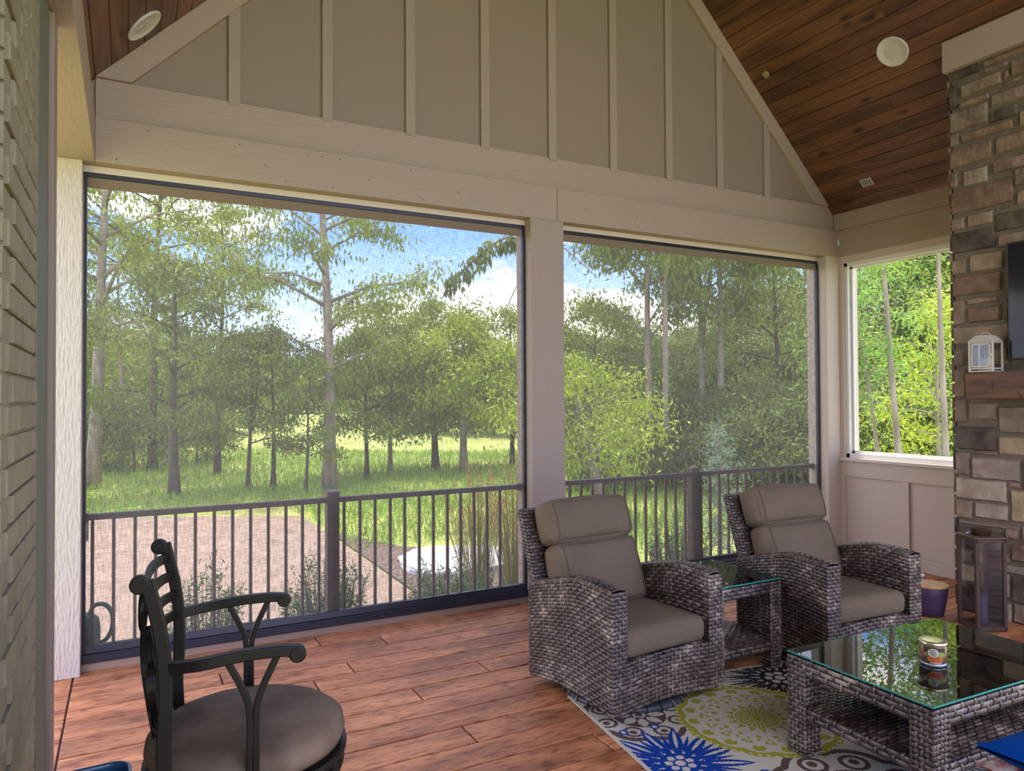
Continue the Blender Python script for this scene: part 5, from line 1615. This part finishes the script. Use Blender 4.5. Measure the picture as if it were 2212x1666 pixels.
def heuchera(seed, lab, loc):
    rng = np.random.default_rng(seed)
    n = 240
    a = rng.uniform(0, 6.28, n); r_ = .22 * np.sqrt(rng.random(n))
    P_ = np.stack([np.cos(a) * r_, np.sin(a) * r_, .06 + .30 * rng.random(n) * (1 - r_ * 2)], -1)
    t = thing('leafy_perennial', lab, 'plant', loc)
    o = mkobj('leaves', leaf_cloud('leaves', P_, m_heuch, .11, .1, rng, .5), t); o['kind'] = 'stuff'
    mb = MB()
    for i in range(10):
        aa = i * .63; mb.tube([(0, 0, 0), (math.cos(aa) * .1, math.sin(aa) * .1, .25)], .004, 4)
    mkobj('stems', mb.mesh('stems', m_heuch), t)
for i, (x, y, l) in enumerate(((0.12, 5.55, 'low dark leafy plant outside the left railing near the watering can'), (0.95, 5.75, 'low dark leafy plant between the two left shrubs'), (1.98, 5.75, 'low dark leafy plant right of the left railing post'))):
    heuchera(60 + i, l, (x, y, GZ + .15))
def reed(seed, lab, loc, h=1.55, n=210):
    rnd = random.Random(seed)
    t = thing('feather_reed_grass', lab, 'grass', loc)
    s = MB(); p = MB()
    for i in range(n):
        a = rnd.uniform(0, 6.28); r0 = .10 * math.sqrt(rnd.random()); r1 = r0 + rnd.uniform(.05, .42) * h * .6
        hh = h * rnd.uniform(.55, 1)
        b = Vector((math.cos(a) * r0, math.sin(a) * r0, 0)); e = Vector((math.cos(a) * r1, math.sin(a) * r1, hh))
        m = b.lerp(e, .55) + Vector((0, 0, hh * .08))
        sd_ = Vector((-math.sin(a + rnd.random()), math.cos(a), 0)) * .004
        s.add([b - sd_, b + sd_, m + sd_ * .7, m - sd_ * .7, e], [(0, 1, 2, 3), (3, 2, 4)])
        if i % 3 == 0:
            for q in range(9):
                c = m.lerp(e, .45 + .55 * q / 9) + Vector((rnd.gauss(0, .008), rnd.gauss(0, .008), 0))
                l = .05; d = Vector((rnd.gauss(0, .3), rnd.gauss(0, .3), 1)).normalized() * l; sx = Vector((rnd.gauss(0, 1), rnd.gauss(0, 1), 0)).normalized() * .006
                p.add([c, c + d * .5 + sx, c + d, c + d * .5 - sx], [(0, 1, 2, 3)])
    o = s.build('stems', m_reed, t); o['kind'] = 'stuff'
    o = p.build('plumes', m_plume, t); o['kind'] = 'stuff'
reed(1, 'tan plumed reed grass clump in front of the pale boulder', (3.28, 6.95, GZ + .02))
reed(2, 'tan plumed reed grass clump near the right edge of the left screen', (3.62, 6.75, GZ + .02), 1.6)
reed(3, 'single thin reed grass clump outside the right railing', (4.75, 7.6, GZ + .02), 1.3, 40)
# pale boulder / flat rocks
def boulder(lab, loc, w, d, h, seed):
    rnd = random.Random(seed); mb = MB(); vs = []; n = 16; rows = 6
    for j in range(rows + 1):
        for i in range(n):
            a = 2 * math.pi * i / n; f = math.cos(j / rows * math.pi / 2) ** .45; k_ = 1 + .12 * math.sin(a * 3 + seed) + rnd.uniform(-.05, .05)
            vs.append((w / 2 * math.cos(a) * f * k_, d / 2 * math.sin(a) * f * k_, h * math.sin(j / rows * math.pi / 2) ** .7 + rnd.uniform(-.01, .01)))
    fs = [(j * n + i, j * n + (i + 1) % n, (j + 1) * n + (i + 1) % n, (j + 1) * n + i) for j in range(rows) for i in range(n)]
    fs.append(tuple(rows * n + i for i in range(n)))
    mb.add(vs, fs); tag(mb.build('boulder', m_rock, None, loc=loc), lab, 'rock')
boulder('large pale flat boulder in the mulch behind the reed grass', (3.85, 8.85, GZ), 1.6, 1.5, .17, 2)
boulder('second pale boulder right of the reed grass, partly behind the railing end', (4.75, 8.35, GZ), .8, .7, .15, 5)
# spruce sapling
def spruce(lab, loc, h, w):
    rnd = random.Random(12); rng = np.random.default_rng(12)
    mb = MB(); mb.tube([(0, 0, 0), (0.02, 0, h * .6), (0, 0, h)], [.035, .02, .006], 6); pts = []
    for i in range(44):
        f = .14 + .83 * i / 44; a = i * 2.4; L = w / 2 * (1 - f) ** .8 + .05
        p = Vector((0, 0, h * f)); e = p + Vector((math.cos(a) * L, math.sin(a) * L, -L * .12)); mid = p.lerp(e, .5) + Vector((0, 0, -L * .14))
        mb.tube([p, mid, e + Vector((0, 0, .04))], [.008, .005, .002], 4)
        for q in range(int(60 * (L + .1))):
            g = rnd.random(); c = p.lerp(mid, g * 2) if g < .5 else mid.lerp(e, g * 2 - 1)
            for z in range(3): pts.append(c + Vector((rnd.gauss(0, .03), rnd.gauss(0, .03), rnd.gauss(-.02, .025))))
    t = thing('spruce_sapling', lab, 'tree', loc)
    mkobj('trunk', mb.mesh('trunk', m_barkg), t)
    o = mkobj('needles', leaf_cloud('needles', np.array([list(p) for p in pts]), m_spruce, .05, .3, rng, .25), t); o['kind'] = 'stuff'
spruce('pale green young spruce outside the right railing', (6.75, 7.0, GZ), 1.95, 1.5)
# watering can on the coping, left corner
t = thing('watering_can', 'dark green plastic watering can in the left corner outside the screen', 'watering can', (-0.235, 5.245, 0.03))
mb = MB(); mb.lathe([(0.085, 0), (0.092, 0.01), (0.095, 0.15), (0.085, 0.21), (0.06, 0.235), (0.055, 0.24)], 24); mb.build('can_body', m_can, t, smooth=True)
mb = MB(); mb.tube(smooth_path([(0.03, 0, .235), (0.06, 0, .29), (0.12, 0, .285), (0.158, 0, .22), (0.155, 0, .13), (0.125, 0, .07), (0.085, 0, .05)]), 0.014, 8); mb.build('handle', m_can, t, smooth=True)
mb = MB(); mb.tube([(-0.06, 0, .05), (-0.16, 0, .20), (-0.24, 0, .30)], [.02, .015, .012], 8); mb.build('spout', m_can, t, smooth=True)
# small white junction box on the left post outside
b = MB(); b.box(-0.235, -0.205, 5.145, 5.20, .74, .87)
tag(b.build('junction_box', m_vinyl, None, bevel=.004), 'small white box on the left post outside, under the railing end', 'box')

# ---- lawn grass tufts
rng = np.random.default_rng(5)
def grass(name, n, d0, d1, px0, px1, h, mat):
    d = d0 + (d1 - d0) * rng.random(n) ** .8
    px = px0 + (px1 - px0) * rng.random(n)
    s = (px - 1106) / 1561.4 * d
    x = Fv.x / math.cos(PITCH) * d + Rt.x * s; y = Fv.y / math.cos(PITCH) * d + Rt.y * s
    keep = ~((x < 2.95) & (y < 16.2 - .18 * x)) & ~((y < 8.2) & (x < 9)) & ~((x < 5.1) & (y < 10.3)) 
    x, y = x[keep], y[keep]; n = len(x)
    z = np.array([terrain(a, b) for a, b in zip(x, y)])
    P_ = np.stack([x, y, z], -1)
    me = leaf_cloud(name, P_, mat, h, -1.35, rng, .10)
    o = mkobj(name, me); tag(o, 'short lawn and meadow grass beyond the gravel pad', 'grass', kind='stuff'); return o
grass('meadow_grass', 60000, 9, 30, 150, 1780, .20, m_blade)
